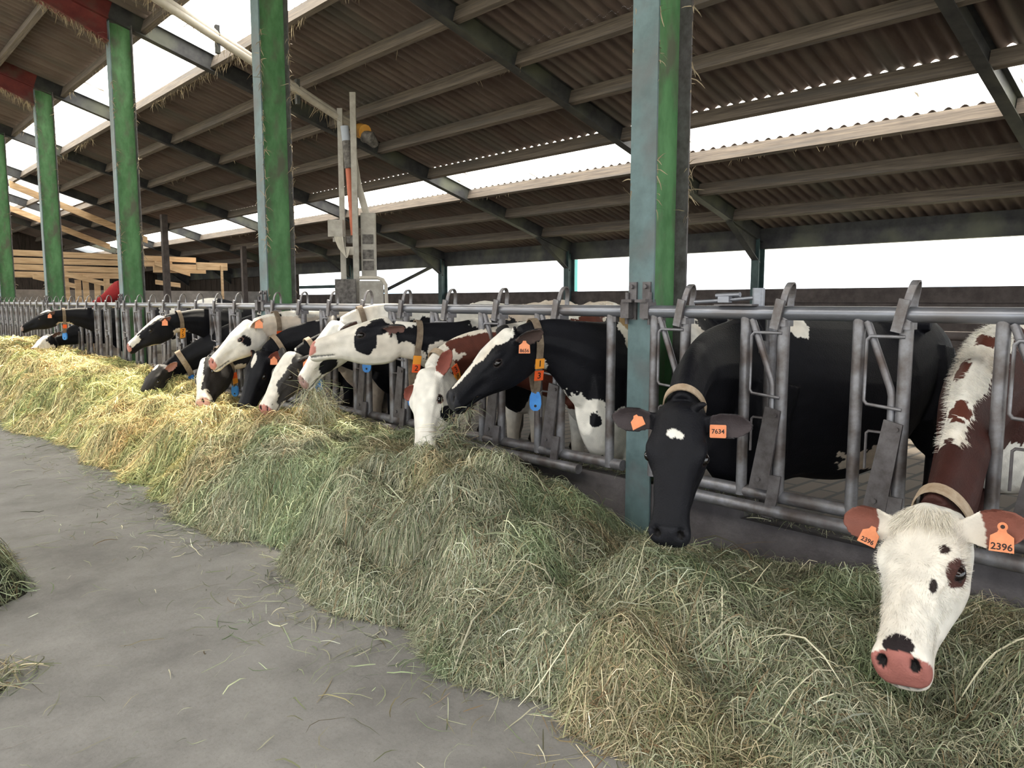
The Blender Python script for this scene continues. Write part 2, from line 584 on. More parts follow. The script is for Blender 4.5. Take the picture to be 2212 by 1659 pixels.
def rafters():
    nm = ['', '', 'at the nearest green column', 'at the second green column', 'at the third green column', 'at the fourth green column', 'at the fifth green column']
    for i, y in enumerate(FRAMEY):
        where = nm[i] if i < len(nm) and nm[i] else ['behind the camera', 'beside the camera', '', '', '', '', '', 'sixth along the barn', 'seventh along the barn', 'eighth along the barn', 'at the far gable'][i]
        mb = MB()
        d = 0.26
        n = Vector((0.287, 0, 0.958))
        def c(x):
            return Vector((x, y, ZB(x))) + n * d / 2
        ibeam(mb, c(3.3), c(12.62), n, (0, 1, 0), d, 0.13)
        # haunch at the eave
        mb.add([(11.5, y - .006, ZB(11.5) + .01), (12.5, y - .006, ZB(12.5) + .01), (12.5, y - .006, 2.05), (11.5, y + .006, ZB(11.5) + .01), (12.5, y + .006, ZB(12.5) + .01), (12.5, y + .006, 2.05)],
               [(0, 1, 2), (3, 5, 4), (0, 3, 4, 1), (1, 4, 5, 2), (0, 2, 5, 3)])
        mb.box((12.0, y, (ZB(11.5) + 2.05) / 2 + .0), (1.16, 0.13, 0.012), 0, Matrix.Rotation(math.atan2(ZB(11.5) - 2.05, 1.0), 3, 'Y'))
        o = mb.build('roof_rafter', M['darksteel'])
        o['kind'] = 'structure'
        o['label'] = 'dark steel rafter sloping to the eave, %s' % where
        o['category'] = 'rafter'
        mb = MB()
        ibeam(mb, c(XR), c(3.3), n, (0, 1, 0), d, 0.15)
        # deep haunch over the alley
        xs = [1.2, 3.3]
        mb.add([(1.0, y - .008, ZB(1.0)), (3.29, y - .008, ZB(3.29)), (3.29, y - .008, ZB(3.29) - .30), (1.0, y + .008, ZB(1.0)), (3.29, y + .008, ZB(3.29)), (3.29, y + .008, ZB(3.29) - .30)],
               [(0, 1, 2), (3, 5, 4), (0, 3, 4, 1), (1, 4, 5, 2), (0, 2, 5, 3)])
        L = math.hypot(2.29, (ZB(3.29) - .30) - ZB(1.0))
        mb.box((2.145, y, (ZB(1.0) + ZB(3.29) - .30) / 2), (L, 0.15, 0.014), 0, Matrix.Rotation(math.atan2(ZB(1.0) - ZB(3.29) + .30, 2.29), 3, 'Y'))
        o = mb.build('red_rafter', M['red'])
        o['kind'] = 'structure'
        o['label'] = 'dull red steel rafter over the feed alley, %s' % where
        o['category'] = 'rafter'
rafters()

# eave beam, back wall, gable
mb = MB().box((12.62, (YN + YF) / 2, 2.49), (0.14, YF - YN, 0.36))
struct(mb, 'trim_1', M['darksteel'], 'dark eave beam along the open back side', 'eave beam')
mb = MB().box((12.66, (YN + 24.6) / 2, 0.78), (0.12, 24.6 - YN, 1.56))
mb.box((12.62, (YN + 24.6) / 2, 1.49), (0.10, 24.6 - YN, 0.24))
struct(mb, 'wall_back', M['sill'], 'dark brown low back wall below the open sky gap', 'wall')
mb = MB()
for k in range(48):
    y = 24.7 + 0.3 * k
    mb.box((12.66 + 0.012 * (k % 2), y + .15, 1.2), (0.03, 0.31, 2.5))
struct(mb, 'wall_back_boards', M['darkwood'], 'dark vertical board wall closing the far back side', 'wall')
mb = MB()
for k in range(50):
    mb.box((-1.2 + .29 * k, YF - .1 + 0.012 * (k % 2), 3.0), (0.30, 0.03, 6.0))
struct(mb, 'wall_far', M['darkwood'], 'dark boarded gable wall at the far end', 'wall')
mb = MB().box((7.1, 25.4, 0.86), (9.0, 0.16, 1.72))
struct(mb, 'wall_low_far', M['concrete_wall'], 'grey low concrete wall under the broken boards', 'wall')

# green columns
def columns():
    wh = ['nearest, beside the black cow with the 7634 tag', 'second along the barrier, behind the white cow muzzles',
          'third along the barrier, beside the red brush', 'fourth along the barrier, left of the red brush',
          'fifth along the barrier, at the far left edge']
    for i, y in enumerate(COLY):
        zt = ZB(3.45) + .01
        root = empty('green_column', (3.44, y, 0), 'green steel I-beam column, %s' % wh[i], 'column', 'green columns in the feed barrier', kind='thing')
        D, Wd = 0.30, 0.165
        MB().box((-D / 2 + .006, 0, zt / 2), (0.012, Wd, zt)).build('front_flange', M['teal'], root)
        MB().box((0, 0, zt / 2), (D - .024, 0.011, zt)).build('web', M['green'], root)
        MB().box((D / 2 - .006, 0, zt / 2), (0.012, Wd, zt)).build('rear_flange', M['plate'], root)
        MB().box((0, 0, 0.008), (0.42, 0.30, 0.016)).build('base_plate', M['darksteel'], root)
        mb = MB()
        for dy in (-.045, .045):
            mb.box((-D / 2 - .006, dy, 1.40), (0.012, 0.05, 0.20))
            for z in (1.475, 1.315):
                mb.path([(-D / 2 - .01, dy, z), (-D / 2 - .028, dy, z)], 0.012, 6)
        mb.build('rail_bracket', M['plate'], root)
columns()

def back_posts():
    wh = {0: 'right edge', }
    for i, y in enumerate(FRAMEY[1:8]):
        lab = ['at the far right', 'nearest in view at the right', 'behind the cow with the 7634 tag', 'behind the cow numbered 13', 'behind the electrics stand', 'fifth along, near the brace', 'sixth along, at the board wall'][i]
        mb = MB()
        ibeam(mb, (12.5, y, 0), (12.5, y, ZB(12.5) + .05), (1, 0, 0), (0, 1, 0), 0.20, 0.15)
        o = mb.build('back_post', M['teal_post'])
        tag(o, 'dark teal steel post at the open back side, %s' % lab, 'post', 'back side posts', kind='thing')
back_posts()
o = MB().tube((12.44, 20.84, 1.2), (12.44, 16.36, 2.4), 0.05, 8).build('wind_brace', M['darksteel'])
tag(o, 'dark diagonal brace across the open back side gap', 'brace')
o = MB().tube((16.5, 15.25, -.05), (16.5, 15.25, 4.2), 0.09, 12).build('outdoor_pole', mat('teal_pole', (0.10, 0.30, 0.30), rough=.6))
tag(o, 'slim teal pole standing outside beyond the back wall', 'pole')
# window frame hanging in the back gap
mb = MB()
y0, y1 = 21.2, 24.4
mb.box((12.55, (y0 + y1) / 2, 1.86), (0.08, y1 - y0, 0.10)).box((12.55, y0, 2.06), (0.08, 0.08, 0.5))
o = mb.build('hanging_frame', M['teal_post'])
tag(o, 'dark metal frame bars hanging in the back gap beside the second green column', 'frame')

# ================================================================== FEED BARRIER
RZ = 1.345        # top rail height
PITCH = 0.53
def barrier_meshes():
    D = {}
    # one place: y = 0 at the locking post, fixed post at y = +0.19
    r = 0.026
    D['fixed_post'] = MB().tube((0, 0.19, 0.47), (0, 0.19, RZ - .02), r).mesh('fixed_post', M['steel'], True)
    D['locking_post'] = MB().tube((0, 0, 0.49), (0, 0, RZ - .01), r + .001).mesh('locking_post', M['steel'], True)
    D['diagonal_bar'] = MB().path([(-.004, 0.158, RZ - .03), (-.004, 0.148, RZ - .05), (-.004, 0.05, 1.04), (-.004, 0.043, 1.01), (-.004, 0.043, 0.74)], 0.016, 10).mesh('diagonal_bar', M['steel'], True)
    z1, z0 = 1.255, 0.97
    D['rod_loop'] = MB().path([(-.026, -.006, z1), (-.026, .13, z1), (-.026, .145, z1 - .015), (-.026, .147, z0 + .015), (-.026, .135, z0), (-.026, -.006, z0 - .012)], 0.0075, 8).mesh('rod_loop', M['steel'], True)
    mb = MB()
    a, b, c, d = (.0, -.02, .90), (.0, .055, .915), (.0, .125, .525), (.0, .03, .525)
    pts = [a, b, c, d]
    vs = [(-.034, y, z) for _, y, z in pts] + [(-.046, y, z) for _, y, z in pts]
    mb.add(vs, [(0, 1, 2, 3), (7, 6, 5, 4), (0, 4, 5, 1), (1, 5, 6, 2), (2, 6, 7, 3), (3, 7, 4, 0)])
    mb.path([(-.046, .0, .88), (-.054, .0, .88)], .009, 6)
    mb.path([(-.046, .075, .57), (-.054, .075, .57)], .011, 6)
    mb.path([(-.04, .045, .86), (-.04, .115, .86), (-.04, .125, .85), (-.04, .125, .70)], .006, 6)
    D['counterweight_plate'] = mb.mesh('counterweight_plate', M['plate'], False)
    mb = MB()
    pts = [(-.036, 0.02, .60), (-.05, 0.015, .52), (-.055, -.0, .42)]
    mb.strap([(-.046, -.01, .60), (-.05, .0, .50), (-.05, .02, .40)], (0, 1, 0), 0.055, 0.012)
    D['pivot_lug'] = mb.mesh('pivot_lug', M['plate'], False)
    # hook: sleeve in front of the rail and flat loop over the top
    mb = MB()
    mb.box((-.042, .012, RZ - .005), (0.014, 0.042, 0.135), 0, Matrix.Rotation(math.radians(12), 3, 'X'))
    loop = []
    for k in range(15):
        t = math.pi * k / 14
        loop.append((-.036 * math.cos(t) + .004, -.008 - .018 * math.sin(t), RZ + .05 + .085 * math.sin(t)))
    loop = [(-.036, .004, RZ + .02)] + loop + [(.04, -.006, RZ + .01)]
    mb.strap(loop, (0, 1, 0), 0.030, 0.007)
    mb.box((0, 0, RZ - .045), (0.075, 0.05, 0.03))
    D['hook_strap'] = mb.mesh('hook_strap', M['steel'], False)
    return D
BM = barrier_meshes()

def barrier(yc0, yc1, label, lo=0, hi=8, extra_left=True):
    """one barrier panel between the columns at yc0 < yc1"""
    root = empty('feed_barrier_panel', (FX, yc0, 0), label, 'feed barrier', 'self-locking feed barrier panels')
    L = yc1 - yc0
    a, b = 0.075, L - 0.075
    MB().tube((0, a, RZ), (0, b, RZ), 0.032, 16).build('top_rail', M['rail'], root, True)
    MB().tube((0.01, a + .02, 0.49), (0.01, b - .02, 0.49), 0.031, 14).build('lower_rail', M['steel'], root, True)
    MB().tube((-.045, a + .30, 0.432), (-.045, b - .1, 0.432), 0.030, 14).build('bottom_tube', M['steel'], root, True)
    for y, s in ((a - .01, 1), (b + .01, -1)):
        mb = MB()
        mb.box((-.0, y, RZ + .005), (0.07, 0.055, 0.085))
        mb.box((-.0, y - s * .02, RZ + .055), (0.09, 0.07, 0.016))
        mb.path([(0, y + s * .01, RZ - .07), (0, y + s * .01, RZ + .10)], .011, 8)
        mb.box((0, y + s * .09, RZ - .045), (0.03, 0.03, 0.03))
        mb.build('end_bracket', M['plate'], root)
    link_mesh('fixed_post', BM['fixed_post'], root, (0, 0.184 - .19, 0))
    for j in range(lo, hi):
        y = 0.566 + PITCH * j
        for nm in ('fixed_post', 'locking_post', 'diagonal_bar', 'rod_loop', 'counterweight_plate', 'pivot_lug', 'hook_strap'):
            link_mesh(nm, BM[nm], root, (0, y, 0))
    return root
barrier(COLY[0] - 4.58, COLY[0], 'grey self-locking feed barrier panel, nearest, right of the first column', 3, 8)
barrier(COLY[0], COLY[1], 'grey self-locking feed barrier panel between the first and second green columns')
barrier(COLY[1], COLY[2], 'grey self-locking feed barrier panel between the second and third green columns')
barrier(COLY[2], COLY[3], 'grey self-locking feed barrier panel between the third and fourth green columns')
barrier(COLY[3], COLY[4], 'grey self-locking feed barrier panel between the fourth and fifth green columns')
barrier(COLY[4], COLY[4] + 4.58, 'grey self-locking feed barrier panel, farthest, past the fifth green column', 0, 4)

def latch():
    root = empty('barrier_latch', (FX, 1.93, RZ), 'steel release lever and plate on the nearest top rail', 'latch')
    MB().box((-.005, 0.03, .036), (0.10, 0.20, 0.008)).build('latch_plate', M['plate'], root)
    MB().tube((.03, -.055, .03), (.03, -.055, .115), 0.028, 12).build('socket', M['rail'], root, True)
    mb = MB().path([(.02, -.04, .07), (.0, .05, .062), (-.01, .16, .055), (-.01, .27, .05)], .009, 8)
    mb.tube((.01, .03, .085), (.01, .16, .08), .012, 8)
    mb.box((-.01, .10, .062), (0.03, 0.06, 0.03))
    mb.build('lever', M['rail'], root, True)
latch()
o = MB().tube((3.40, 1.86, 0.4), (3.40, 1.86, RZ - .02), 0.028).box((3.365, 1.875, 1.18), (0.01, .05, .06)).path([(3.36, 1.875, 1.18), (3.34, 1.875, 1.18)], .01, 6).build('support_post', M['steel'], None, True)
tag(o, 'steel support post behind the nearest barrier, beside the black cow neck', 'post')

# cubicle rails behind the cows on the right
mb = MB()
root = empty('cubicle_rails', (8.2, 0, 0), 'rusty tubular cubicle rails behind the brown and white cow', 'rail')
for z, r in ((1.22, .03), (1.06, .045), (0.93, .03)):
    MB().tube((0, -3, z), (0, 5.6, z), r, 10).build('tube', M['sill'], root, True)
for y in (-2.6, 0.2, 2.9, 5.5):
    MB().tube((0, y, 0), (0, y, 1.26), .035, 10).build('upright', M['sill'], root, True)

# ================================================================== HAY
CY = [-1, 0.3, 1.0, 1.34, 1.6, 1.75, 1.92, 2.16, 2.38, 2.61, 2.95, 3.25, 3.6, 3.93, 4.2, 4.32, 4.57, 5.08, 5.98, 7.21, 8.28, 9.59, 10.92, 14, 20, 26]
CXF = [1.8, 1.78, 1.76, 1.75, 1.77, 1.86, 1.73, 1.62, 1.66, 1.73, 1.58, 1.56, 1.74, 1.93, 1.83, 1.64, 1.62, 1.66, 1.80, 1.70, 1.80, 1.58, 1.61, 1.65, 1.7, 1.8]
ZCY = [-1, 0.3, .88, 1.23, 1.68, 2.18, 2.54, 2.74, 2.84, 3.1, 3.38, 3.97, 5, 5.4, 7.6, 8.5, 10.8, 11.9, 15, 20.7, 26]
ZCV = [.2, .18, .2, .22, .15, .14, .10, .11, .14, .27, .37, .42, .42, .42, .34, .42, .5, .46, .6, .48, .4]
HTY = [-1, .3, 1, 1.5, 2.1, 2.5, 2.8, 3.3, 3.8, 4.3, 5, 6, 7, 8.5, 11, 15, 20, 26]
HTV = [.20, .20, .20, .26, .32, .46, .58, .58, .50, .48, .50, .43, .40, .44, .52, .66, .5, .42]

def hay_h(x, y):
    x = np.asarray(x, float)
    y = np.asarray(y, float)
    p = np.stack([x, y, np.zeros_like(x)], 1)
    wob = (vnoise(p * [0.2, 1, 1], 3.0, 5) - .5) * 0.14
    xf = np.interp(y, CY, CXF) + wob
    xb = 3.31
    t = np.clip((x - xf) / (xb - xf), 0, 1)
    ht = np.interp(y, HTY, HTV)
    zc = np.interp(y, ZCY, ZCV)
    rise = 1 - np.power(1 - np.clip(t / .5, 0, 1), 2.3)
    h = np.where(t < .5, ht * rise, ht + (zc - ht) * sstep(.5, 1.0, t))
    l1 = vnoise(p, 2.3, 1) - .5
    l2 = vnoise(p, 5.5, 2) - .5
    l3 = np.abs(vnoise(p + 3, 3.2, 3) - .5)
    h = h + np.clip(t / .12, 0, 1) * (l1 * .17 + l2 * .13 - (0.12 - l3).clip(0, 1) * .65) * np.where(t > .9, .4, 1)
    h = h - .15 * np.exp(-((x - 2.32) / .22) ** 2 - ((y - .78) / .24) ** 2) - .10 * np.exp(-((x - 2.58) / .20) ** 2 - ((y - 3.60) / .18) ** 2)
    return np.where(t <= 0, -0.03, np.maximum(h, 0.005))

def heap_h(cx, cy, rx, ry, hh):
    def f(x, y):
        x = np.asarray(x, float)
        y = np.asarray(y, float)
        p = np.stack([x, y, np.zeros_like(x)], 1)
        d = np.sqrt(((x - cx) / rx) ** 2 + ((y - cy) / ry) ** 2) + (vnoise(p, 5, 8) - .5) * .25
        h = hh * (1 - np.clip(d, 0, 1) ** 2.2) + (vnoise(p, 7, 9) - .5) * .10 * (d < .9)
        return np.where(d >= 1, -0.03, np.maximum(h, 0.0))
    return f

def tint_mesh(name, verts, faces, tint, matl, smooth=False):
    me = bpy.data.meshes.new(name)
    nv, nf = len(verts), len(faces)
    k = faces.shape[1]
    me.vertices.add(nv)
    me.vertices.foreach_set('co', np.ascontiguousarray(verts, dtype=np.float32).ravel())
    me.loops.add(nf * k)
    me.loops.foreach_set('vertex_index', np.ascontiguousarray(faces, dtype=np.int32).ravel())
    me.polygons.add(nf)
    me.polygons.foreach_set('loop_start', np.arange(0, nf * k, k, dtype=np.int32))
    if smooth:
        me.polygons.foreach_set('use_smooth', np.ones(nf, dtype=bool))
    me.update(calc_edges=True)
    at = me.attributes.new('tint', 'FLOAT_COLOR', 'POINT')
    c = np.ones((nv, 4), dtype=np.float32)
    c[:, :3] = tint
    at.data.foreach_set('color', c.ravel())
    me.materials.append(matl)
    return me

HAYCOL = np.array([(.20, .21, .125), (.27, .265, .175), (.145, .165, .090), (.37, .335, .225), (.48, .43, .30), (.22, .18, .105), (.17, .115, .065), (.10, .105, .06), (.36, .36, .27)])
HAYCOL = HAYCOL * 1.22 * np.array([.96, 1.0, 1.04])
HAYW = np.array([.19, .18, .15, .14, .08, .10, .04, .06, .06])

def strands(x, y, hf, length, width, lift=0.02, seed=1, sun_tint=None, flat=False):
    rng = np.random.default_rng(seed)
    n = len(x)
    K = 5
    e = 0.02
    gx = (hf(x + e, y) - hf(x - e, y)) / (2 * e)
    gy = (hf(x, y + e) - hf(x, y - e)) / (2 * e)
    gm = np.sqrt(gx ** 2 + gy ** 2)
    p = np.stack([x, y, np.zeros_like(x)], 1)
    base = vnoise(p, 4.0, 21) * 2 * np.pi * 1.5
    ang = base + rng.normal(0, 1.5, n)
    dwn = np.arctan2(-gy, -gx)
    steep = np.clip((gm - .9) / 1.6, 0, .6) * (rng.random(n) < .45)
    dx = np.cos(ang) * (1 - steep) + np.cos(dwn) * steep
    dy = np.sin(ang) * (1 - steep) + np.sin(dwn) * steep
    m = np.sqrt(dx * dx + dy * dy) + 1e-6
    dx, dy = dx / m, dy / m
    ln = length * np.minimum(np.exp(rng.normal(0, .45, n)), 1.9) / np.sqrt(1 + np.minimum(gm, 2.0) ** 2 * .6)
    wd = width * np.minimum(np.exp(rng.normal(0, .35, n)), 1.6)
    bend = rng.normal(0, .8, n) * (rng.random(n) < .7)
    l0 = np.abs(rng.normal(0, lift, n))
    tilt = rng.normal(0, .20, n)
    arch = rng.normal(0.01, .02, n)
    P = np.zeros((n, K, 3))
    px, py = x - dx * ln / 2, y - dy * ln / 2
    a = np.arctan2(dy, dx) - bend / 2
    for k in range(K):
        s = k / (K - 1)
        P[:, k, 0] = px
        P[:, k, 1] = py
        hz = hf(px, py)
        P[:, k, 2] = np.maximum(hz, 0.0) + l0 + tilt * ln * (s - .5) + arch * (1 - (2 * s - 1) ** 2) + (0.003 if flat else 0.0)
        px = px + np.cos(a) * ln / (K - 1)
        py = py + np.sin(a) * ln / (K - 1)
        a = a + bend / (K - 1)
    if flat:
        P[:, :, 2] = np.maximum(np.minimum(P[:, :, 2], 0.02), 0.002)
    T = P[:, -1] - P[:, 0]
    T /= np.linalg.norm(T, axis=1, keepdims=True) + 1e-9
    nrm = np.stack([-gx, -gy, np.ones(n)], 1) + rng.normal(0, .5, (n, 3))
    S = np.cross(T, nrm)
    S /= np.linalg.norm(S, axis=1, keepdims=True) + 1e-9
    taper = np.array([.6, 1, 1, .9, .25])
    V = np.zeros((n, K, 2, 3))
    for k in range(K):
        off = S * (wd * taper[k] / 2)[:, None]
        V[:, k, 0] = P[:, k] + off
        V[:, k, 1] = P[:, k] - off
    verts = V.reshape(-1, 3)
    b = (np.arange(n) * K * 2)[:, None]
    q = []
    for k in range(K - 1):
        q.append(np.concatenate([b + 2 * k, b + 2 * k + 1, b + 2 * k + 3, b + 2 * k + 2], 1))
    faces = np.stack(q, 1).reshape(-1, 4)
    ci = rng.choice(len(HAYCOL), n, p=HAYW / HAYW.sum())
    col = HAYCOL[ci].copy()
    # patches of greener and browner hay
    g = vnoise(p, 3.1, 31)
    br = vnoise(p, 2.6, 37)
    col *= (0.75 + .5 * vnoise(p, 6, 41))[:, None]
    gw = sstep(.5, .8, g)[:, None] * .7
    col = col * (1 - gw) + col * np.array([.84, 1.02, .84]) * gw
    bw = sstep(.66, .82, br)[:, None]
    col = col * (1 - bw) + col * np.array([1.03, .92, .84]) * bw
    if sun_tint is not None:
        sun_w = sun_tint(x, y)[:, None]
        col = col * (1 - sun_w) + (col * np.array([2.05, 1.74, 1.26])) * sun_w  # sunlight painted into the blades: brighter and warmer
    col *= np.exp(rng.normal(0, .30, n))[:, None]
    tint = np.repeat(col, K * 2, 0)
    return verts, faces, tint

def hay():
    # matted body of the windrow, coloured as deep shade
    for nm, lab, hf, x0, x1, y0, y1, st in (
            ('hay_windrow', 'long heap of green and straw coloured hay along the feed barrier', hay_h, 1.3, 3.295, -0.6, 24.5, .035),):
        xs = np.arange(x0, x1 + 1e-6, st)
        ys = np.concatenate([np.arange(y0, 6, st), np.arange(6, y1, st * 2.5)])
        X, Y = np.meshgrid(xs, ys)
        Z = hf(X.ravel(), Y.ravel()) - .012
        V = np.stack([X.ravel(), Y.ravel(), Z], 1)
        nx, ny = len(xs), len(ys)
        idx = np.arange(nx * ny).reshape(ny, nx)
        F = np.stack([idx[:-1, :-1], idx[:-1, 1:], idx[1:, 1:], idx[1:, :-1]], -1).reshape(-1, 4)
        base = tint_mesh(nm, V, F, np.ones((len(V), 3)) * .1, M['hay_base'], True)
        root = bpy.data.objects.new(nm, base)
        COL.objects.link(root)
        tag(root, lab, 'hay', kind='stuff')
        parts = []
        rng = np.random.default_rng(3)
        sunlit_tint = lambda x, y: sstep(4.2, 6.5, y) * .8  # farther hay gets its sunlit look from blade colour too
        for (ya, yb, dens, ln, wd) in ((-0.2, 2.6, 19000, .105, .0021), (2.6, 4.6, 18000, .105, .0023), (4.6, 8.0, 8500, .15, .0042), (8.0, 13.0, 5000, .18, .006), (13, 24, 2600, .22, .010)):
            n = int(dens * (yb - ya) * 1.75)
            x = rng.uniform(1.5, 3.27, n)
            y = rng.uniform(ya, yb, n)
            keep = hf(x, y) > .004
            # more strands where the front slope is steep
            x, y = x[keep], y[keep]
            n2 = int(n * .35)
            y2 = rng.uniform(ya, yb, n2)
            x2 = np.interp(y2, CY, CXF) + rng.uniform(-.02, .40, n2)
            k2 = hf(x2, y2) > .004
            x, y = np.concatenate([x, x2[k2]]), np.concatenate([y, y2[k2]])
            parts.append(strands(x, y, hf, ln, wd, .016, int(ya * 10 + 50), sunlit_tint))
        # a thinner set of long stems lying on top
        n = 5200
        y = rng.uniform(0.2, 9, n)
        x = rng.uniform(1.7, 3.2, n)
        k = hf(x, y) > .02
        parts.append(strands(x[k], y[k], hf, .26, .0038, .03, 77, sunlit_tint))
        o, VV, FF, TT = 0, [], [], []
        for v, f, t in parts:
            VV.append(v)
            FF.append(f + o)
            TT.append(t)
            o += len(v)
        me = tint_mesh('hay_blades', np.concatenate(VV), np.concatenate(FF), np.concatenate(TT), M['hay'])
        ob = bpy.data.objects.new('hay_blades', me)
        COL.objects.link(ob)
        ob.parent = root
        ob['kind'] = 'stuff'
    # heaps on the left of the alley
    for i, (nm, lab, cx, cy, rx, ry, hh, n, flat) in enumerate((
            ('hay_heap', 'small dark green hay heap at the left edge of the alley', -.06, 4.72, .78, .98, .42, 12000, False),
            ('hay_scraps', 'thin flat scatter of green hay at the lower left edge', .12, 3.32, .40, .26, .025, 1500, False))):
        hf = heap_h(cx, cy, rx, ry, hh)
        xs = np.arange(cx - rx * 1.2, cx + rx * 1.2, .04)
        ys = np.arange(cy - ry * 1.2, cy + ry * 1.2, .04)
        X, Y = np.meshgrid(xs, ys)
        V = np.stack([X.ravel(), Y.ravel(), hf(X.ravel(), Y.ravel()) - .012], 1)
        nx, ny = len(xs), len(ys)
        idx = np.arange(nx * ny).reshape(ny, nx)
        F = np.stack([idx[:-1, :-1], idx[:-1, 1:], idx[1:, 1:], idx[1:, :-1]], -1).reshape(-1, 4)
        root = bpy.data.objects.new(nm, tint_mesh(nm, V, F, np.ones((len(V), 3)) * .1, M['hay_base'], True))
        COL.objects.link(root)
        tag(root, lab, 'hay', kind='stuff')
        rng = np.random.default_rng(40 + i)
        x = rng.uniform(cx - rx * 1.1, cx + rx * 1.1, n)
        y = rng.uniform(cy - ry * 1.1, cy + ry * 1.1, n)
        k = hf(x, y) > -.01
        v, f, t = strands(x[k], y[k], hf, .15, .0035, .012, 60 + i)
        ob = bpy.data.objects.new('hay_blades', tint_mesh('hay_blades', v, f, t, M['hay']))
        COL.objects.link(ob)
        ob.parent = root
        ob['kind'] = 'stuff'
    # loose stems on the floor
    rng = np.random.default_rng(5)
    n = 1500
    y = rng.uniform(1.0, 11, n)
    x = np.interp(y, CY, CXF) - np.abs(rng.exponential(.16, n))
    x2 = rng.uniform(-.6, 1.8, 420)
    y2 = rng.uniform(1.2, 9, 420)
    zero = lambda a, b: np.zeros_like(np.asarray(a, float))
    v, f, t = strands(np.concatenate([x, x2]), np.concatenate([y, y2]), zero, .10, .0030, .003, 88, None, True)
    ob = bpy.data.objects.new('loose_hay_stems', tint_mesh('loose_hay_stems', v, f, t, M['hay']))
    COL.objects.link(ob)
    tag(ob, 'loose hay stems scattered over the grey alley floor', 'hay', kind='stuff')
hay()
def litter():
    rng = np.random.default_rng(15)
    n = 2600
    y = rng.uniform(.2, 4.2, n)
    x = rng.uniform(3.34, 3.62, n)
    hf = lambda a, b: np.where(np.asarray(a) < 3.52, np.where((np.asarray(b) > .98) & (np.asarray(b) < 1.94), .338, np.where(np.asarray(b) > 1.9, .413, .403)), .010)
    x[x > 3.50] += .06
    v, f, t = strands(x, y, hf, .08, .0028, .006, 91)
    ob = bpy.data.objects.new('kerb_litter', tint_mesh('kerb_litter', v, f, t, M['hay']))
    COL.objects.link(ob)
    tag(ob, 'thin hay litter lying on top of the concrete kerb under the barrier', 'hay', kind='stuff')
litter()
#@@COWS
# ================================================================== COWS
WHITE = (.70, .67, .61)
CREAM = (.60, .52, .43)
BLACK = (.0062, .0062, .0085)
BROWN = (.085, .026, .017)
DKBROWN = (.040, .014, .011)
PINK = (.46, .20, .165)
NOSEP = (.33, .125, .105)
STAIN = (.30, .20, .10)
GREYB = (.045, .042, .042)
DARKNOSE = (.020, .020, .024)

def unit(v):
    v = np.asarray(v, float)
    return v / (np.linalg.norm(v) + 1e-12)

def catmull(xs, tab, x):
    """smooth interpolation of table rows (tab: len(xs) x k) at x"""
    xs = np.asarray(xs, float)
    tab = np.asarray(tab, float)
    m = np.gradient(tab, xs, axis=0)
    i = int(np.clip(np.searchsorted(xs, x) - 1, 0, len(xs) - 2))
    h = xs[i + 1] - xs[i]
    t = (x - xs[i]) / h
    a, b, c, d = 2 * t**3 - 3 * t**2 + 1, t**3 - 2 * t**2 + t, -2 * t**3 + 3 * t**2, t**3 - t**2
    return a * tab[i] + b * h * m[i] + c * tab[i + 1] + d * h * m[i + 1]

HT = [-.12, -.04, .03, .12, .24, .36, .48, .60, .73, .83, .90, .955, .99, 1.012]
HTAB = [  # z top, z bottom, half width upper, half width lower
    (-.070, -.235, .058, .048), (-.018, -.262, .090, .066), (.012, -.280, .103, .072), (.027, -.284, .106, .075),
    (.027, -.277, .113, .078), (.019, -.264, .117, .079), (.006, -.236, .102, .076), (-.006, -.206, .087, .070),
    (-.018, -.184, .074, .062), (-.024, -.176, .075, .061), (-.032, -.177, .081, .063), (-.053, -.173, .081, .060),
    (-.084, -.163, .070, .052), (-.116, -.148, .046, .034)]
HL = .53
EYE = np.array([.112, .36 * HL, -.056])

def bezier(P, n):
    t = np.linspace(0, 1, n)[:, None]
    P = [np.asarray(p, float) for p in P]
    b = (1 - t)**3 * P[0] + 3 * (1 - t)**2 * t * P[1] + 3 * (1 - t) * t**2 * P[2] + t**3 * P[3]
    d = 3 * (1 - t)**2 * (P[1] - P[0]) + 6 * (1 - t) * t * (P[2] - P[1]) + 3 * t**2 * (P[3] - P[2])
    return b, d / (np.linalg.norm(d, axis=1, keepdims=True) + 1e-9)

def ring(c, up, lat, h, w, n=20, low=1.0, top=1.0):
    out = []
    for k in range(n):
        a = 2 * math.pi * k / n
        s, q = math.sin(a), math.cos(a)
        ww = w * (low if s < -.2 else (top if s > .4 else 1.0))
        out.append(c + up * (h * s) + lat * (ww * q))
    return out

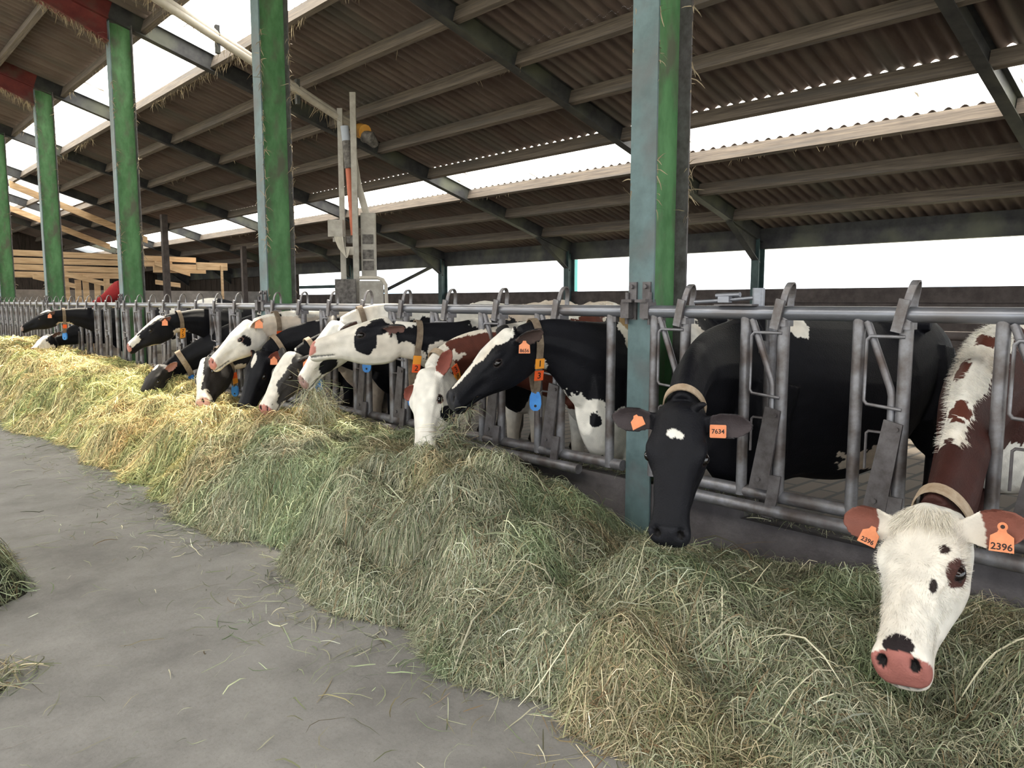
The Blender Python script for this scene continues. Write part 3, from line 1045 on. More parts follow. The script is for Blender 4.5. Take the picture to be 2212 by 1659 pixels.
def cow(label, poll, muzzle, W, rump, base, paint, up=(0, 0, 1), roll=0.0, earL=(-.8, -.62, .02), earR=(.8, -.62, .02),
        bw=1.0, voxel=.012, ear=BLACK, ear_in=(.10, .06, .055), nose=DARKNOSE, collar=None, tagL=None, tagR=None, horn=None,
        hs=None, earface=(.6, .5, -.45), legs=True, group=None, neck_up=.0, tag_small=False, hgt=1.0, hk=1.0, belly=0.0, brisket=.08, earw=1.0, ear0=.035, soil=.5, neck_bend=0.0, eyecol=None, ears=True):
    poll, muzzle = np.array(poll, float), np.array(muzzle, float)
    W = np.array([W[0], W[1], 0.0])
    R = np.array([rump[0], rump[1], 0.0])
    # ---- head frame
    tip = np.array([0, HL, -.085])
    e1 = unit(muzzle - poll)
    scale = np.linalg.norm(muzzle - poll) / np.linalg.norm(tip) * hk if hs is None else hs
    upv = np.asarray(up, float)
    e3 = unit(upv - e1 * (upv @ e1))
    ex = np.cross(e1, e3)
    d = math.atan2(-.085, HL)
    ey = math.cos(d) * e1 - math.sin(d) * e3
    ez = math.sin(d) * e1 + math.cos(d) * e3
    if roll:
        c, s = math.cos(roll), math.sin(roll)
        ex, ez = c * ex + s * ez, -s * ex + c * ez
    Hm = np.stack([ex, ey, ez], 1) * scale
    def H(p):
        return poll + Hm @ np.asarray(p, float)
    mb = MB()
    # head loft
    rings = []
    for t in np.linspace(HT[0], HT[-1], 46):
        zt, zb, wu, wl = catmull(HT, HTAB, t)
        h = zt - zb
        prof = [(0, zt), (.55 * wu, zt - .05 * h), (.92 * wu, zt - .16 * h), (wu, zt - .32 * h), (.93 * wu, zt - .5 * h), (.5 * (wu + wl) * .97, zt - .66 * h),
                (wl, zt - .82 * h), (.62 * wl, zt - .95 * h), (0, zb)]
        pts = prof + [(-a, b) for a, b in prof[-2:0:-1]]
        rings.append([H((a, t * HL, b)) for a, b in pts])
    mb.loft(rings)
    # brow ridges
    # ears
    ear_fr = []
    for sgn, ax in ((-1, earL), (1, earR)):
        if not ears:
            break
        a = unit(ax)
        b0 = np.array([sgn * .085, .045, -.052])
        face = unit(np.array([sgn * earface[0], earface[1], earface[2]]))
        face = unit(face - a * (face @ a))
        wdir = np.cross(a, face)
        rr = []
        L = .20
        for s, w, th in ((-.12, .022, .020), (.05, .026, .020), (.2, .034, .014), (.4, .046, .011), (.62, .048, .010), (.82, .036, .010), (.95, .018, .009), (1.0, .009, .006)):
            cpt = b0 + a * (s * L) + face * (-.018 * math.sin(math.pi * min(max(s, 0), 1)))
            r1, r2 = [], []
            for q in np.linspace(-1, 1, 9):
                cup = .75 * w * q * q * (1 if s > .1 else 0)
                r1.append(H(cpt + wdir * (w * earw * q) + face * (cup + th * math.sqrt(max(0, 1 - q * q * .9)))))
                r2.append(H(cpt + wdir * (w * earw * q) + face * (cup - th * math.sqrt(max(0, 1 - q * q * .9)))))
            rr.append(r1 + r2[::-1])
        mb.loft(rr)
        ear_fr.append((b0, a, face, wdir, L))
    if horn:
        for sgn, ln in horn:
            mb.path([H((sgn * .06, -.0, -.01)), H((sgn * .088, -.008, .02)), H((sgn * (.088 + ln), -.012, .03))], [.013 * scale, .012 * scale, .009 * scale], 8)
    # ---- body frame
    bk = unit(R - W)
    fwd = -bk
    lat = np.array([fwd[1], -fwd[0], 0])      # right side of the cow
    Z = np.array([0, 0, 1.0])
    k = hgt
    S = W + fwd * .02 + Z * .98 * k
    P0 = H((0, -.02, -.125))
    back = unit(Hm @ np.array([0, -.85, -.30]))
    dist = np.linalg.norm(S - P0)
    P1 = P0 + back * dist * .34 + Z * neck_up
    P2 = S + fwd * dist * .36 + Z * (.02 + neck_bend)
    N, T = bezier([P0, P1, P2, S], 40)
    hs0 = [0, .15, .4, .7, 1.0]
    hh = [.118 * scale, .130 * scale, .172, .265, .36]
    ww = [.074 * scale, .078 * scale, .095, .145, .21]
    hup = unit(Hm @ np.array([0, -.35, 1.0]))
    UPS, LATS, HHs, WWs = [], [], [], []
    rings = []
    for i in range(40):
        s = i / 39
        u = unit(hup * (1 - sstep(0, .8, s)) + Z * sstep(0, .8, s) + 1e-6)
        u = unit(u - T[i] * (u @ T[i]))
        l = np.cross(u, T[i])
        h, w = np.interp(s, hs0, hh), np.interp(s, hs0, ww)
        UPS.append(u); LATS.append(l); HHs.append(h); WWs.append(w)
        rings.append(ring(N[i], u, l, h, w, 20, .8, .8))
    mb.loft(rings)
    UPS, LATS, HHs, WWs = np.array(UPS), np.array(LATS), np.array(HHs), np.array(WWs)
    # ---- trunk
    st = [(-.30, 1.06, .74, .10), (-.20, 1.16, .66, .17), (-.05, 1.29, .60, .22), (.10, 1.335, .57, .25), (.35, 1.315, .55, .31), (.65, 1.305, .54, .35), (.95, 1.325, .57, .345),
          (1.18, 1.345, .68, .30), (1.36, 1.33, .80, .25), (1.50, 1.25, .90, .18), (1.56, 1.17, .98, .10)]
    xs = [q[0] for q in st]
    rings = []
    for u in np.linspace(xs[0], xs[-1], 26):
        _, zt, zb, hw = catmull(xs, st, u)
        zb -= belly * math.exp(-((u - .7) / .5) ** 2) + brisket * math.exp(-((u + .08) / .30) ** 2)
        c = W + bk * u + Z * (zt + zb) / 2 * k
        h = (zt - zb) / 2 * k
        w = hw * bw
        rr = []
        for j in range(24):
            a = 2 * math.pi * j / 24
            sv, q = math.sin(a), math.cos(a)
            pinch = 1.0 - (.30 * max(0, sv) ** 2 if u < .9 else .12 * max(0, sv) ** 2)
            rr.append(c + Z * h * sv + lat * w * q * pinch)
        rings.append(rr)
    mb.loft(rings)
    # hook bones
    for sg in (-1, 1):
        mb.path([W + bk * 1.10 + lat * sg * .10 * bw + Z * 1.27 * k, W + bk * 1.16 + lat * sg * .25 * bw + Z * 1.27 * k], [.08, .045], 8)
    if legs:
        for sg in (-1, 1):
            o = lat * sg * .15 * min(bw, 1)
            f = lambda u, z, e=0.0: W + bk * u + o + lat * sg * e + Z * z
            mb.path([f(.02, .98 * k, .02), f(-.02, .78 * k, .02), f(.04, .62), f(.03, .45), f(.02, .38), f(.02, .20), f(.0, .12), f(-.03, .06), f(-.045, .0)],
                    [.13, .11, .085, .058, .050, .036, .044, .046, .056], 12)
            mb.path([f(1.30, 1.10 * k, -.02), f(1.26, .92 * k, .03), f(1.16, .74, .05), f(1.34, .56), f(1.42, .47), f(1.39, .30), f(1.37, .13), f(1.33, .06), f(1.31, .0)],
                    [.16, .17, .13, .075, .052, .038, .046, .046, .056], 12)
        mb.path([W + bk * .98 + Z * .66, W + bk * 1.10 + Z * .58, W + bk * 1.2 + Z * .62], [.12, .165, .12], 12)
        for dx, dy in ((-.07, .98 + .05), (.07, 1.03), (-.07, 1.16), (.07, 1.16)):
            mb.path([W + bk * dy + lat * dx + Z * .50, W + bk * dy + lat * dx + Z * .39], [.022, .012], 6)
    mb.path([W + bk * 1.46 + Z * 1.27 * k, W + bk * 1.60 + Z * 1.20 * k, W + bk * 1.63 + Z * .9, W + bk * 1.62 + Z * .6, W + bk * 1.60 + Z * .42], [.05, .032, .022, .03, .035], 8)
    # ---- one continuous skin
    tmp = bpy.data.objects.new('skin', mb.mesh('skin', M['coat']))
    COL.objects.link(tmp)
    rm = tmp.modifiers.new('r', 'REMESH')
    rm.mode = 'VOXEL'
    rm.voxel_size = voxel
    sm = tmp.modifiers.new('s', 'SMOOTH')
    sm.factor = .5
    sm.iterations = max(2, int(round(.036 / voxel)))
    dg = bpy.context.evaluated_depsgraph_get()
    me = bpy.data.meshes.new_from_object(tmp.evaluated_get(dg))
    old = tmp.data
    bpy.data.objects.remove(tmp)
    bpy.data.meshes.remove(old)
    me.name = 'cow'
    nv = len(me.vertices)
    co = np.zeros(nv * 3, dtype=np.float32)
    me.vertices.foreach_get('co', co)
    co = co.reshape(-1, 3).astype(float)
    nr = np.zeros(nv * 3, dtype=np.float32)
    me.vertices.foreach_get('normal', nr)
    nr = nr.reshape(-1, 3).astype(float)
    Hi = np.linalg.inv(Hm)
    hl = (co - poll) @ Hi.T
    # ---- face relief
    near = (hl[:, 1] > -.12) & (hl[:, 1] < .60) & (np.abs(hl[:, 0]) < .16) & (hl[:, 2] > -.32) & (hl[:, 2] < .09)
    disp = np.zeros(nv)
    sm_ = np.abs(hl)
    def g(p, r, sym=True):
        q = hl.copy()
        if sym:
            q[:, 0] = np.abs(q[:, 0])
        return np.exp(-(((q - np.asarray(p)) / np.asarray(r)) ** 2).sum(1))
    disp += .017 * g((.098, .318 * HL, -.022), (.03, .05, .022))      # brow
    disp += .006 * g((.102, .375 * HL, -.082), (.03, .05, .018))        # lower lid
    disp -= .014 * g((.085, .50 * HL, -.060), (.03, .06, .034))         # hollow before the eye
    disp += .010 * g((.085, .37 * HL, -.155), (.03, .075, .05))        # cheek
    disp -= .010 * g((.075, .64 * HL, -.105), (.03, .07, .028))        # hollow of the nasal side
    disp -= .006 * g((0, .30 * HL, .02), (.03, .06, .03), False)       # forehead dip
    disp += .020 * g((0, .005, .01), (.065, .045, .05), False)            # poll knob
    disp -= .024 * g((.046, .945 * HL, -.056), (.016, .024, .018))     # nostrils
    disp += .008 * g((.068, .93 * HL, -.058), (.015, .03, .024))       # wing of the nostril
    mouth = np.exp(-((hl[:, 2] - (-.135 - .02 * np.clip((.95 * HL - hl[:, 1]) / .15, 0, 1))) / .007) ** 2) * sstep(.66 * HL, .74 * HL, hl[:, 1])
    disp -= .010 * mouth
    disp += .004 * g((.0, .90 * HL, -.150), (.04, .05, .02), False)    # chin
    disp[~near] = 0
    co = co + nr * (disp * scale)[:, None]
    # wrinkles on the neck and soft unevenness of the flanks
    me.vertices.foreach_set('co', co.astype(np.float32).ravel())
    # ---- regions and colour
    dn = np.full(nv, 9.0)
    sN = np.zeros(nv)
    for a in range(0, 40):
        dd = np.linalg.norm(co - N[a], axis=1)
        mk = dd < dn
        dn[mk] = dd[mk]
        sN[mk] = a / 39
    ia = np.clip((sN * 39).round().astype(int), 0, 39)
    rel = co - N[ia]
    nvv = (rel * UPS[ia]).sum(1) / HHs[ia]
    nl = (rel * LATS[ia]).sum(1) / WWs[ia]
    bl = co - W
    bu, blat, bz = bl @ bk, bl @ lat, bl[:, 2]
    is_head = (hl[:, 1] > -.035) & (hl[:, 1] < .62) & (np.abs(hl[:, 0]) < .34) & (hl[:, 2] > -.34) & (hl[:, 2] < .25) & ((np.abs(hl[:, 0]) < .125) | (sN < .5))
    is_neck = (~is_head) & (sN < .97) & (bu < .05)
    is_body = ~(is_head | is_neck)
    col = np.zeros((nv, 3))
    bc = {'head': BLACK, 'neck': BLACK, 'body': BLACK}
    bc.update(base)
    col[is_head] = bc['head']
    col[is_neck] = bc['neck']
    col[is_body] = bc['body']
    nz = vnoise(co, 22, 3) - .5 + (vnoise(co, 60, 4) - .5) * .7
    nb = vnoise(co, 7, 5) - .5
    for e in paint:
        sp, c, r, cc = e[:4]
        am = e[4] if len(e) > 4 else 1.0
        if sp == 'H':
            q = hl
            ok = np.abs(hl[:, 1]) < .8
        elif sp == 'HS':                     # both sides of the head
            q = hl.copy()
            q[:, 0] = np.abs(q[:, 0])
            ok = np.abs(hl[:, 1]) < .8
        elif sp == 'N':                      # (s, side, height)
            q = np.stack([sN, nl, nvv], 1)
            ok = is_neck | (is_head & (hl[:, 1] < .02))
        else:                                # body: (back, side, z)
            q = np.stack([bu, blat, bz], 1)
            ok = is_body | (is_neck & (sN > .55))
        dd = np.sqrt((((q - np.asarray(c)) / np.asarray(r)) ** 2).sum(1)) + (nz * .32 + nb * .35) * am
        col[ok & (dd < 1)] = cc
    # ears
    for (b0, a, face, wdir, L), sgn in zip(ear_fr, (-1, 1)):
        q = hl - b0
        s = q @ a
        rad = np.linalg.norm(q - s[:, None] * a, axis=1)
        on = (s > ear0) & (s < L * 1.2) & (rad < .095) & (np.abs(hl[:, 0]) > .095)
        col[on] = ear
        nloc = nr @ Hm / scale
        inn = on & ((nloc @ face) > .30) & (s < L * .97)
        wq = np.abs(q @ wdir)
        inn &= wq < .040 * earw
        col[inn] = ear_in
    # eye rims, nostrils, mouth, hooves
    qa = hl.copy()
    qa[:, 0] = np.abs(qa[:, 0])
    de = np.sqrt((((qa - EYE) / np.array([.04, .029, .020])) ** 2).sum(1))
    col[(de < 1) & near] = eyecol if eyecol else (.03, .022, .02)
    dnz = np.sqrt((((hl - np.array([0, .965 * HL, -.078])) / np.array([.094, .046, .066])) ** 2).sum(1)) + nz * .12
    mk = (dnz < 1) & near
    col[mk] = nose
    dno = np.sqrt((((qa - np.array([.047, .947 * HL, -.058])) / np.array([.015, .026, .020])) ** 2).sum(1))
    col[(dno < 1) & near] = (.006, .005, .005)
    col[(mouth > .5) & near & (hl[:, 1] > .72 * HL)] *= .25
    if legs:
        hoof = is_body & (bz < .055)
        col[hoof] = (.03, .025, .02)
        dirty = is_body & (bz < .45)
        dm = np.clip((.45 - bz) / .45, 0, 1) * np.clip(.3 + 1.6 * (vnoise(co, 6, 9) - .3), 0, 1) * .75
        col[dirty] = col[dirty] * (1 - dm[dirty][:, None]) + np.array([.10, .075, .05]) * dm[dirty][:, None]
    sf = np.clip((vnoise(co, 4.5, 71) - .45) * 2.2, 0, 1) * soil
    sf = sf * (col.mean(1) > .25)
    col = col * (1 - sf[:, None] * np.array([.22, .34, .46]))
    col *= (0.84 + .32 * vnoise(co, 35, 6))[:, None]
    at = me.attributes.new('tint', 'FLOAT_COLOR', 'POINT')
    cc = np.ones((nv, 4), dtype=np.float32)
    cc[:, :3] = np.clip(col, 0, 1)
    at.data.foreach_set('color', cc.ravel())
    me.polygons.foreach_set('use_smooth', np.ones(len(me.polygons), dtype=bool))
    if not me.materials:
        me.materials.append(M['coat'])
    ob = bpy.data.objects.new('cow', me)
    COL.objects.link(ob)
    tag(ob, label, 'cow', group, 'thing')
    # ---- eyes
    for sg in (-1, 1):
        eb = MB()
        c = H(EYE * np.array([sg * .955, 1, 1]))
        rg = []
        for i in range(9):
            th = math.pi * i / 8
            rg.append([c + (Hm @ np.array([math.sin(th) * math.cos(2 * math.pi * j / 14) * .023, math.sin(th) * math.sin(2 * math.pi * j / 14) * .026, math.cos(th) * .018])) for j in range(14)])
        eb.loft(rg)
        eb.build('eye', M['eye'], ob, True)
    # ---- collar around the upper neck
    if collar:
        s0 = collar.get('s', .16)
        drop = collar.get('drop', .10)
        i0 = int(s0 * 39)
        cpt, u, l, h, w, t = N[i0], UPS[i0], LATS[i0], HHs[i0], WWs[i0], T[i0]
        down = -Z if collar.get('hang', True) else -u
        pts = []
        for j in range(33):
            a = 2 * math.pi * j / 32
            sv, q = math.sin(a), math.cos(a)
            p = cpt + u * (h * 1.10 * sv) + l * (w * 1.16 * q)
            if sv < 0:
                p = p + down * (drop * (-sv) ** 2) - l * (w * .35 * q * (-sv))
            pts.append(p)
        # strap wide along the neck
        cs = MB()
        rgs = []
        for j in range(33):
            p = pts[j]
            o = unit(p - cpt - t * ((p - cpt) @ t))
            wv = collar.get('w', .042) / 2
            rgs.append([p + t * wv + o * .003, p - t * wv + o * .003, p - t * wv - o * .003, p + t * wv - o * .003])
        cs.loft(rgs, cap=False)
        strap = cs.build('collar', M[collar.get('mat', 'strap')], ob)
        def frame_at(side, f):
            """point on the left (-1) or right (+1) side of the strap, f from mid side (0) to the bottom (1)"""
            a = -math.pi * .5 * f if side > 0 else math.pi + math.pi * .5 * f
            j = (a % (2 * math.pi)) / (2 * math.pi) * 32
            j0 = int(j) % 32
            fr = j - int(j)
            p = pts[j0] * (1 - fr) + pts[j0 + 1] * fr
            dn_ = unit(pts[j0 + 1] - pts[j0]) * (-1 if side > 0 else 1)
            o = unit(p - cpt - t * ((p - cpt) @ t) + l * side * .2)
            o = unit(o - dn_ * (o @ dn_))
            return p, dn_, o
        for f, dig, mm in collar.get('plates', []):
            p, dn_, o = frame_at(collar.get('side', -1), f)
            hv = np.cross(o, dn_)      # reading direction
            if collar.get('flip'):
                hv, dn_ = -hv, -dn_
            pb = MB()
            a, b = .027, .029
            c = p + o * .007
            def V(x, y, z):
                return c + hv * x - dn_ * y + o * z
            pb.add([V(-a, -b, -.003), V(a, -b, -.003), V(a, b, -.003), V(-a, b, -.003), V(-a, -b, .003), V(a, -b, .003), V(a, b, .003), V(-a, b, .003)],
                   [(0, 3, 2, 1), (4, 5, 6, 7), (0, 1, 5, 4), (1, 2, 6, 5), (2, 3, 7, 6), (3, 0, 4, 7)])
            if dig:
                tv, tf = text_geo(dig, .052)
                pb.add([V(x, y, .0042) for x, y, _ in tv], tf, 1)
            pb.build('number_plate', [M[mm], M['ink']], strap)
        if collar.get('tag', True):
            p, dn_, o = frame_at(-1, 1.0)
            tb = MB()
            out_ = unit(collar.get('face', (-.7, -.7, 0)))
            hv = unit(np.cross(-Z, out_))
            c = p - Z * .045
            outl = [(-.022, .05), (.022, .05), (.032, .02), (.034, -.02), (.028, -.045), (.012, -.058), (-.012, -.058), (-.028, -.045), (-.034, -.02), (-.032, .02)]
            n = len(outl)
            tb.add([c + hv * x + Z * y + out_ * .014 for x, y in outl] + [c + hv * x + Z * y - out_ * .014 for x, y in outl],
                   [tuple(range(n)), tuple(range(2 * n - 1, n - 1, -1))] + [(i, i + n, (i + 1) % n + n, (i + 1) % n) for i in range(n)])
            tb.path([c + out_ * .012 - Z * .03, c + out_ * .017 - Z * .03], .008, 8, 1)
            tb.build('transponder', [M['blue'], M['black']], strap)
            MB().box(tuple(p + Z * .008), (.03, .03, .022)).build('transponder_clip', M['strap_dark'], strap)
    # ---- ear tags
    for fr, tg in zip(ear_fr, (tagL, tagR)):
        if tg is None:
            continue
        b0, a, face, wdir, L = fr
        txt = tg.get('text', '')
        s = tg.get('s', .45)
        sz = tg.get('size', 1.0)
        wn = H(b0 + a * (s * L) + face * .012)
        o = unit(tg['face']) if 'face' in tg else unit(Hm @ face)
        dn_ = unit(tg.get('down', (0, 0, -1)))
        dn_ = unit(dn_ - o * (dn_ @ o))
        hv = np.cross(o, dn_)
        c = wn + o * tg.get('lift', .012) + dn_ * tg.get('drop', .02)
        eb = MB()
        def V(x, y, z):
            return c + hv * x * sz - dn_ * y * sz + o * z
        outl = [(-.008, .034), (.008, .034), (.012, .022), (.029, .010), (.031, -.034), (-.031, -.034), (-.029, .010), (-.012, .022)]
        if tg.get('square'):
            outl = [(-.031, .024), (.031, .024), (.033, .02), (.033, -.026), (.030, -.03), (-.030, -.03), (-.033, -.026), (-.033, .02)]
        n = len(outl)
        eb.add([V(x, y, .0018) for x, y in outl] + [V(x, y, -.0018) for x, y in outl],
               [tuple(range(n)), tuple(range(2 * n - 1, n - 1, -1))] + [(i, i + n, (i + 1) % n + n, (i + 1) % n) for i in range(n)])
        if txt:
            tv, tf = text_geo(txt, tg.get('fs', .026))
            eb.add([V(x, y + tg.get('ty', -.020), .0026) for x, y, _ in tv], tf, 1)
        if tg.get('stud'):
            rr = [[V(.013 * math.cos(q) , .038 + .013 * math.sin(q), z) for q in np.linspace(0, 2 * math.pi, 14, endpoint=False)] for z in (0, .005)]
            eb.loft(rr)
            rr = [[V(.006 * math.cos(q), .038 + .006 * math.sin(q), z) for q in np.linspace(0, 2 * math.pi, 10, endpoint=False)] for z in (0, .006)]
            eb.loft(rr, 1)
        eb.build('ear_tag', [M['orange'], M['ink']], ob)
    return dict(ob=ob, H=H, Hm=Hm, N=N, U=UPS, Lt=LATS, HH=HHs, WW=WWs, T=T, me=me)

def hair_tufts(parent, roots, dirs, lens, cols, name, width=.0016, seed=1):
    rng = np.random.default_rng(seed)
    n = len(roots)
    K = 4
    sag = np.array([0, 0, -1.0])
    P = np.zeros((n, K, 3))
    p = roots.copy()
    d = dirs.copy()
    for k in range(K):
        P[:, k] = p
        p = p + d * (lens / (K - 1))[:, None]
        d = d + sag * .25 + rng.normal(0, .15, (n, 3))
        d /= np.linalg.norm(d, axis=1, keepdims=True)
    S = rng.normal(0, 1, (n, 3))
    T = P[:, -1] - P[:, 0]
    S = np.cross(T, S)
    S /= np.linalg.norm(S, axis=1, keepdims=True) + 1e-9
    V = np.zeros((n, K, 2, 3))
    for k, w in enumerate((1, .9, .7, .2)):
        V[:, k, 0] = P[:, k] + S * width * w / 2
        V[:, k, 1] = P[:, k] - S * width * w / 2
    b = (np.arange(n) * K * 2)[:, None]
    F = np.stack([np.concatenate([b + 2 * k, b + 2 * k + 1, b + 2 * k + 3, b + 2 * k + 2], 1) for k in range(K - 1)], 1).reshape(-1, 4)
    me = tint_mesh(name, V.reshape(-1, 3), F, np.repeat(cols, K * 2, 0), M['hair'])
    o = bpy.data.objects.new(name, me)
    COL.objects.link(o)
    o.parent = parent
    return o

CAMF = (-.68, -.72, .12)      # tags hang facing the alley
def herd():
    C = {}
    C['N'] = cow('white-faced brown and white cow nosing the hay at the right, both ears tagged 2396',
        (2.71, .902, .709), (2.385, .835, .303), (4.0, 1.0), (5.45, .72),
        {'head': WHITE, 'neck': DKBROWN, 'body': DKBROWN},
        [('N', (.62, .05, 1.0), (.52, .62, .55), WHITE), ('N', (.40, 0, 1.0), (.045, .5, .4), BROWN), ('N', (.60, .25, .95), (.05, .25, .3), BROWN), ('N', (.78, -.1, 1.0), (.05, .35, .3), BROWN),
         ('N', (.18, 0, 1.0), (.07, .7, .5), DKBROWN), ('B', (.25, 0, 1.36), (.65, .17, .15), WHITE), ('B', (.18, .0, 1.37), (.08, .1, .1), BROWN),
         ('N', (.9, 0, -1.0), (.15, 1.2, .4), WHITE), ('B', (-.15, .1, .70), (.22, .35, .16), WHITE), ('B', (.05, -.15, .35), (.2, .2, .28), WHITE), ('B', (.02, -.18, .45), (.06, .12, .08), BLACK),
         ('H', (0.0, .458, -.025), (.045, .030, .036), (.014, .009, .010), .5), ('H', (-.102, .198, -.050), (.045, .046, .040), (.07, .03, .024), .5), ('H', (-.078, .150, -.012), (.013, .018, .024), (.03, .018, .016), .4),
         ('H', (-.066, .265, -.022), (.010, .023, .03), (.025, .018, .016), .4), ('H', (-.05, .52, -.12), (.04, .03, .02), DKBROWN), ('H', (.108, .192, -.065), (.03, .03, .025), (.10, .05, .04), .4),
         ('HS', (.10, .01, -.03), (.045, .05, .05), WHITE, .5)],
        up=(-.88, .12, .52), hk=1.09, earw=1.25, ear0=.075, earL=(-1, -.10, .05), earR=(1, -.16, .02), earface=(.15, .55, .8), voxel=.0068, ear=BROWN, ear_in=(.20, .075, .055), nose=NOSEP,
        collar=dict(s=.05, drop=.02, mat='strap', w=.05, tag=False, plates=[(.55, '', 'amber')]),
        tagL=dict(text='2396', face=(-.93, -.3, .2), s=.62, drop=.035, lift=.02, fs=.027, stud=True, size=1.08), tagR=dict(text='2396', face=(-.9, -.1, .35), s=.36, drop=.045, lift=.022, fs=.022, down=(.1, .25, -1)))
    C['M'] = cow('black cow hanging its head low over the kerb, ear tag 7634, small white forehead mark',
        (2.66, 1.857, .957), (2.515, 1.79, .452), (3.66, 2.13), (5.32, 1.70),
        {'head': BLACK, 'neck': BLACK, 'body': BLACK},
        [('H', (.012, .118, .03), (.020, .016, .03), WHITE, 1.2), ('H', (-.018, .124, .03), (.014, .012, .03), WHITE, 1.2), ('B', (.24, -.10, 1.30), (.09, .12, .12), WHITE), ('B', (.80, -.1, .55), (.36, .4, .10), CREAM)],
        up=(-.86, -.42, .22), hk=1.06, belly=.17, brisket=.22, earw=1.15, earL=(-1, -.02, -.05), earR=(1, -.02, .0), earface=(.15, .5, .85), voxel=.0075, ear=(.016, .015, .016), ear_in=(.050, .040, .042),
        collar=dict(s=.03, drop=.0, mat='strap', w=.035, tag=False), horn=[(-1, .018)], bw=1.0,
        tagL=dict(text='7634', face=(-.8, -.6, .1), s=.32, drop=.022, lift=.018, square=True, fs=.026, ty=-.004), tagR=dict(text='', face=(-.75, -.1, .5), s=.42, drop=.02, lift=.02, down=(.25, -.5, -1), size=.95))
    C['L'] = cow('black cow with white blaze and collar plates 1 and 3, beside the nearest column',
        (2.87, 3.144, 1.233), (2.545, 3.275, .838), (3.58, 2.98), (5.2, 3.2),
        {'head': BLACK, 'neck': BLACK, 'body': WHITE},
        [('H', (0, .05, .025), (.105, .10, .060), WHITE), ('H', (0, .19, .025), (.078, .15, .040), WHITE), ('H', (0, .36, -.005), (.03, .15, .03), WHITE),
         ('N', (.13, 0, -1.05), (.17, 1.3, .42), WHITE), ('N', (.95, 0, -1.0), (.36, 1.5, .62), WHITE), ('N', (.84, -.75, -.62), (.05, .4, .17), BLACK), ('N', (.70, -.6, -.5), (.10, .6, .3), BLACK),
         ('B', (-.06, -.2, .98), (.24, .35, .22), BLACK), ('B', (0.03, -.25, .74), (.04, .2, .055), BLACK, .4), ('B', (.42, -.3, .92), (.16, .3, .24), BLACK), ('B', (1.25, 0, 1.1), (.45, .6, .35), BLACK), ('B', (.17, -.2, 1.20), (.25, .45, .24), WHITE), ('B', (-.20, -.06, .72), (.30, .032, .048), BLACK, .5), ('B', (-.20, -.205, .70), (.30, .045, .058), BLACK, .5), ('B', (.06, -.06, 1.30), (.10, .13, .09), STAIN), ('B', (.22, -.2, 1.15), (.10, .2, .10), (.45, .34, .24))],
        up=(-.1, -.02, 1), voxel=.0075, bw=.80, brisket=.20, earw=1.15, ear=(.014, .013, .014), ear_in=(.09, .062, .055), earL=(-.72, -.72, .05), earface=(.55, .6, -.3), horn=[(-1, .012)],
        collar=dict(s=.12, drop=.15, mat='strap_dark', plates=[(.34, '1', 'amber'), (.52, '3', 'redorange')]),
        tagL=dict(text='8656', face=CAMF, s=.35, drop=.035, lift=.03, fs=.025))
    C['K'] = cow('red-brown and white cow eating head down, collar plates 3 and 8',
        (2.80, 3.86, .962), (2.66, 3.66, .47), (4.05, 3.58), (5.6, 3.9),
        {'head': WHITE, 'neck': BROWN, 'body': BROWN},
        [('H', (-.085, .25, -.15), (.05, .05, .06), BLACK), ('H', (-.05, .44, -.12), (.04, .045, .035), BLACK), ('H', (.03, .50, -.06), (.03, .03, .03), BLACK), ('H', (.05, .03, .02), (.02, .02, .02), BROWN), ('HS', (.10, .195, -.058), (.03, .03, .025), (.16, .06, .05), .5),
         ('N', (.05, 0, .5), (.12, 1.3, .8), WHITE), ('N', (.16, -.8, .35), (.06, .5, .3), WHITE), ('N', (.5, 0, 1.0), (.35, .5, .25), WHITE), ('N', (.5, -.9, .2), (.12, .3, .15), WHITE), ('N', (.32, -.8, .5), (.16, .5, .3), BROWN),
         ('B', (.1, -.2, 1.2), (.12, .2, .12), WHITE), ('B', (.3, -.1, 1.33), (.1, .2, .1), WHITE), ('B', (.12, -.2, 1.22), (.05, .2, .07), BLACK), ('B', (.6, -.2, 1.2), (.22, .3, .2), WHITE), ('B', (.9, -.1, 1.3), (.1, .2, .1), WHITE), ('B', (.3, -.2, .8), (.3, .3, .2), WHITE), ('B', (.4, 0, .3), (1.2, .6, .46), WHITE), ('B', (0, -.15, .5), (.08, .1, .1), BLACK)],
        up=(-.95, -.05, .3), voxel=.0085, bw=.76, ear=BROWN, ear_in=(.20, .06, .045), earL=(-.75, -.62, .25), earR=(.95, .10, -.25), earface=(.2, .6, .7), nose=(.05, .03, .03), eyecol=(.07, .03, .025),
        collar=dict(s=.10, drop=.06, mat='strap', plates=[(.12, '3', 'redorange'), (.30, '8', 'amber')]))
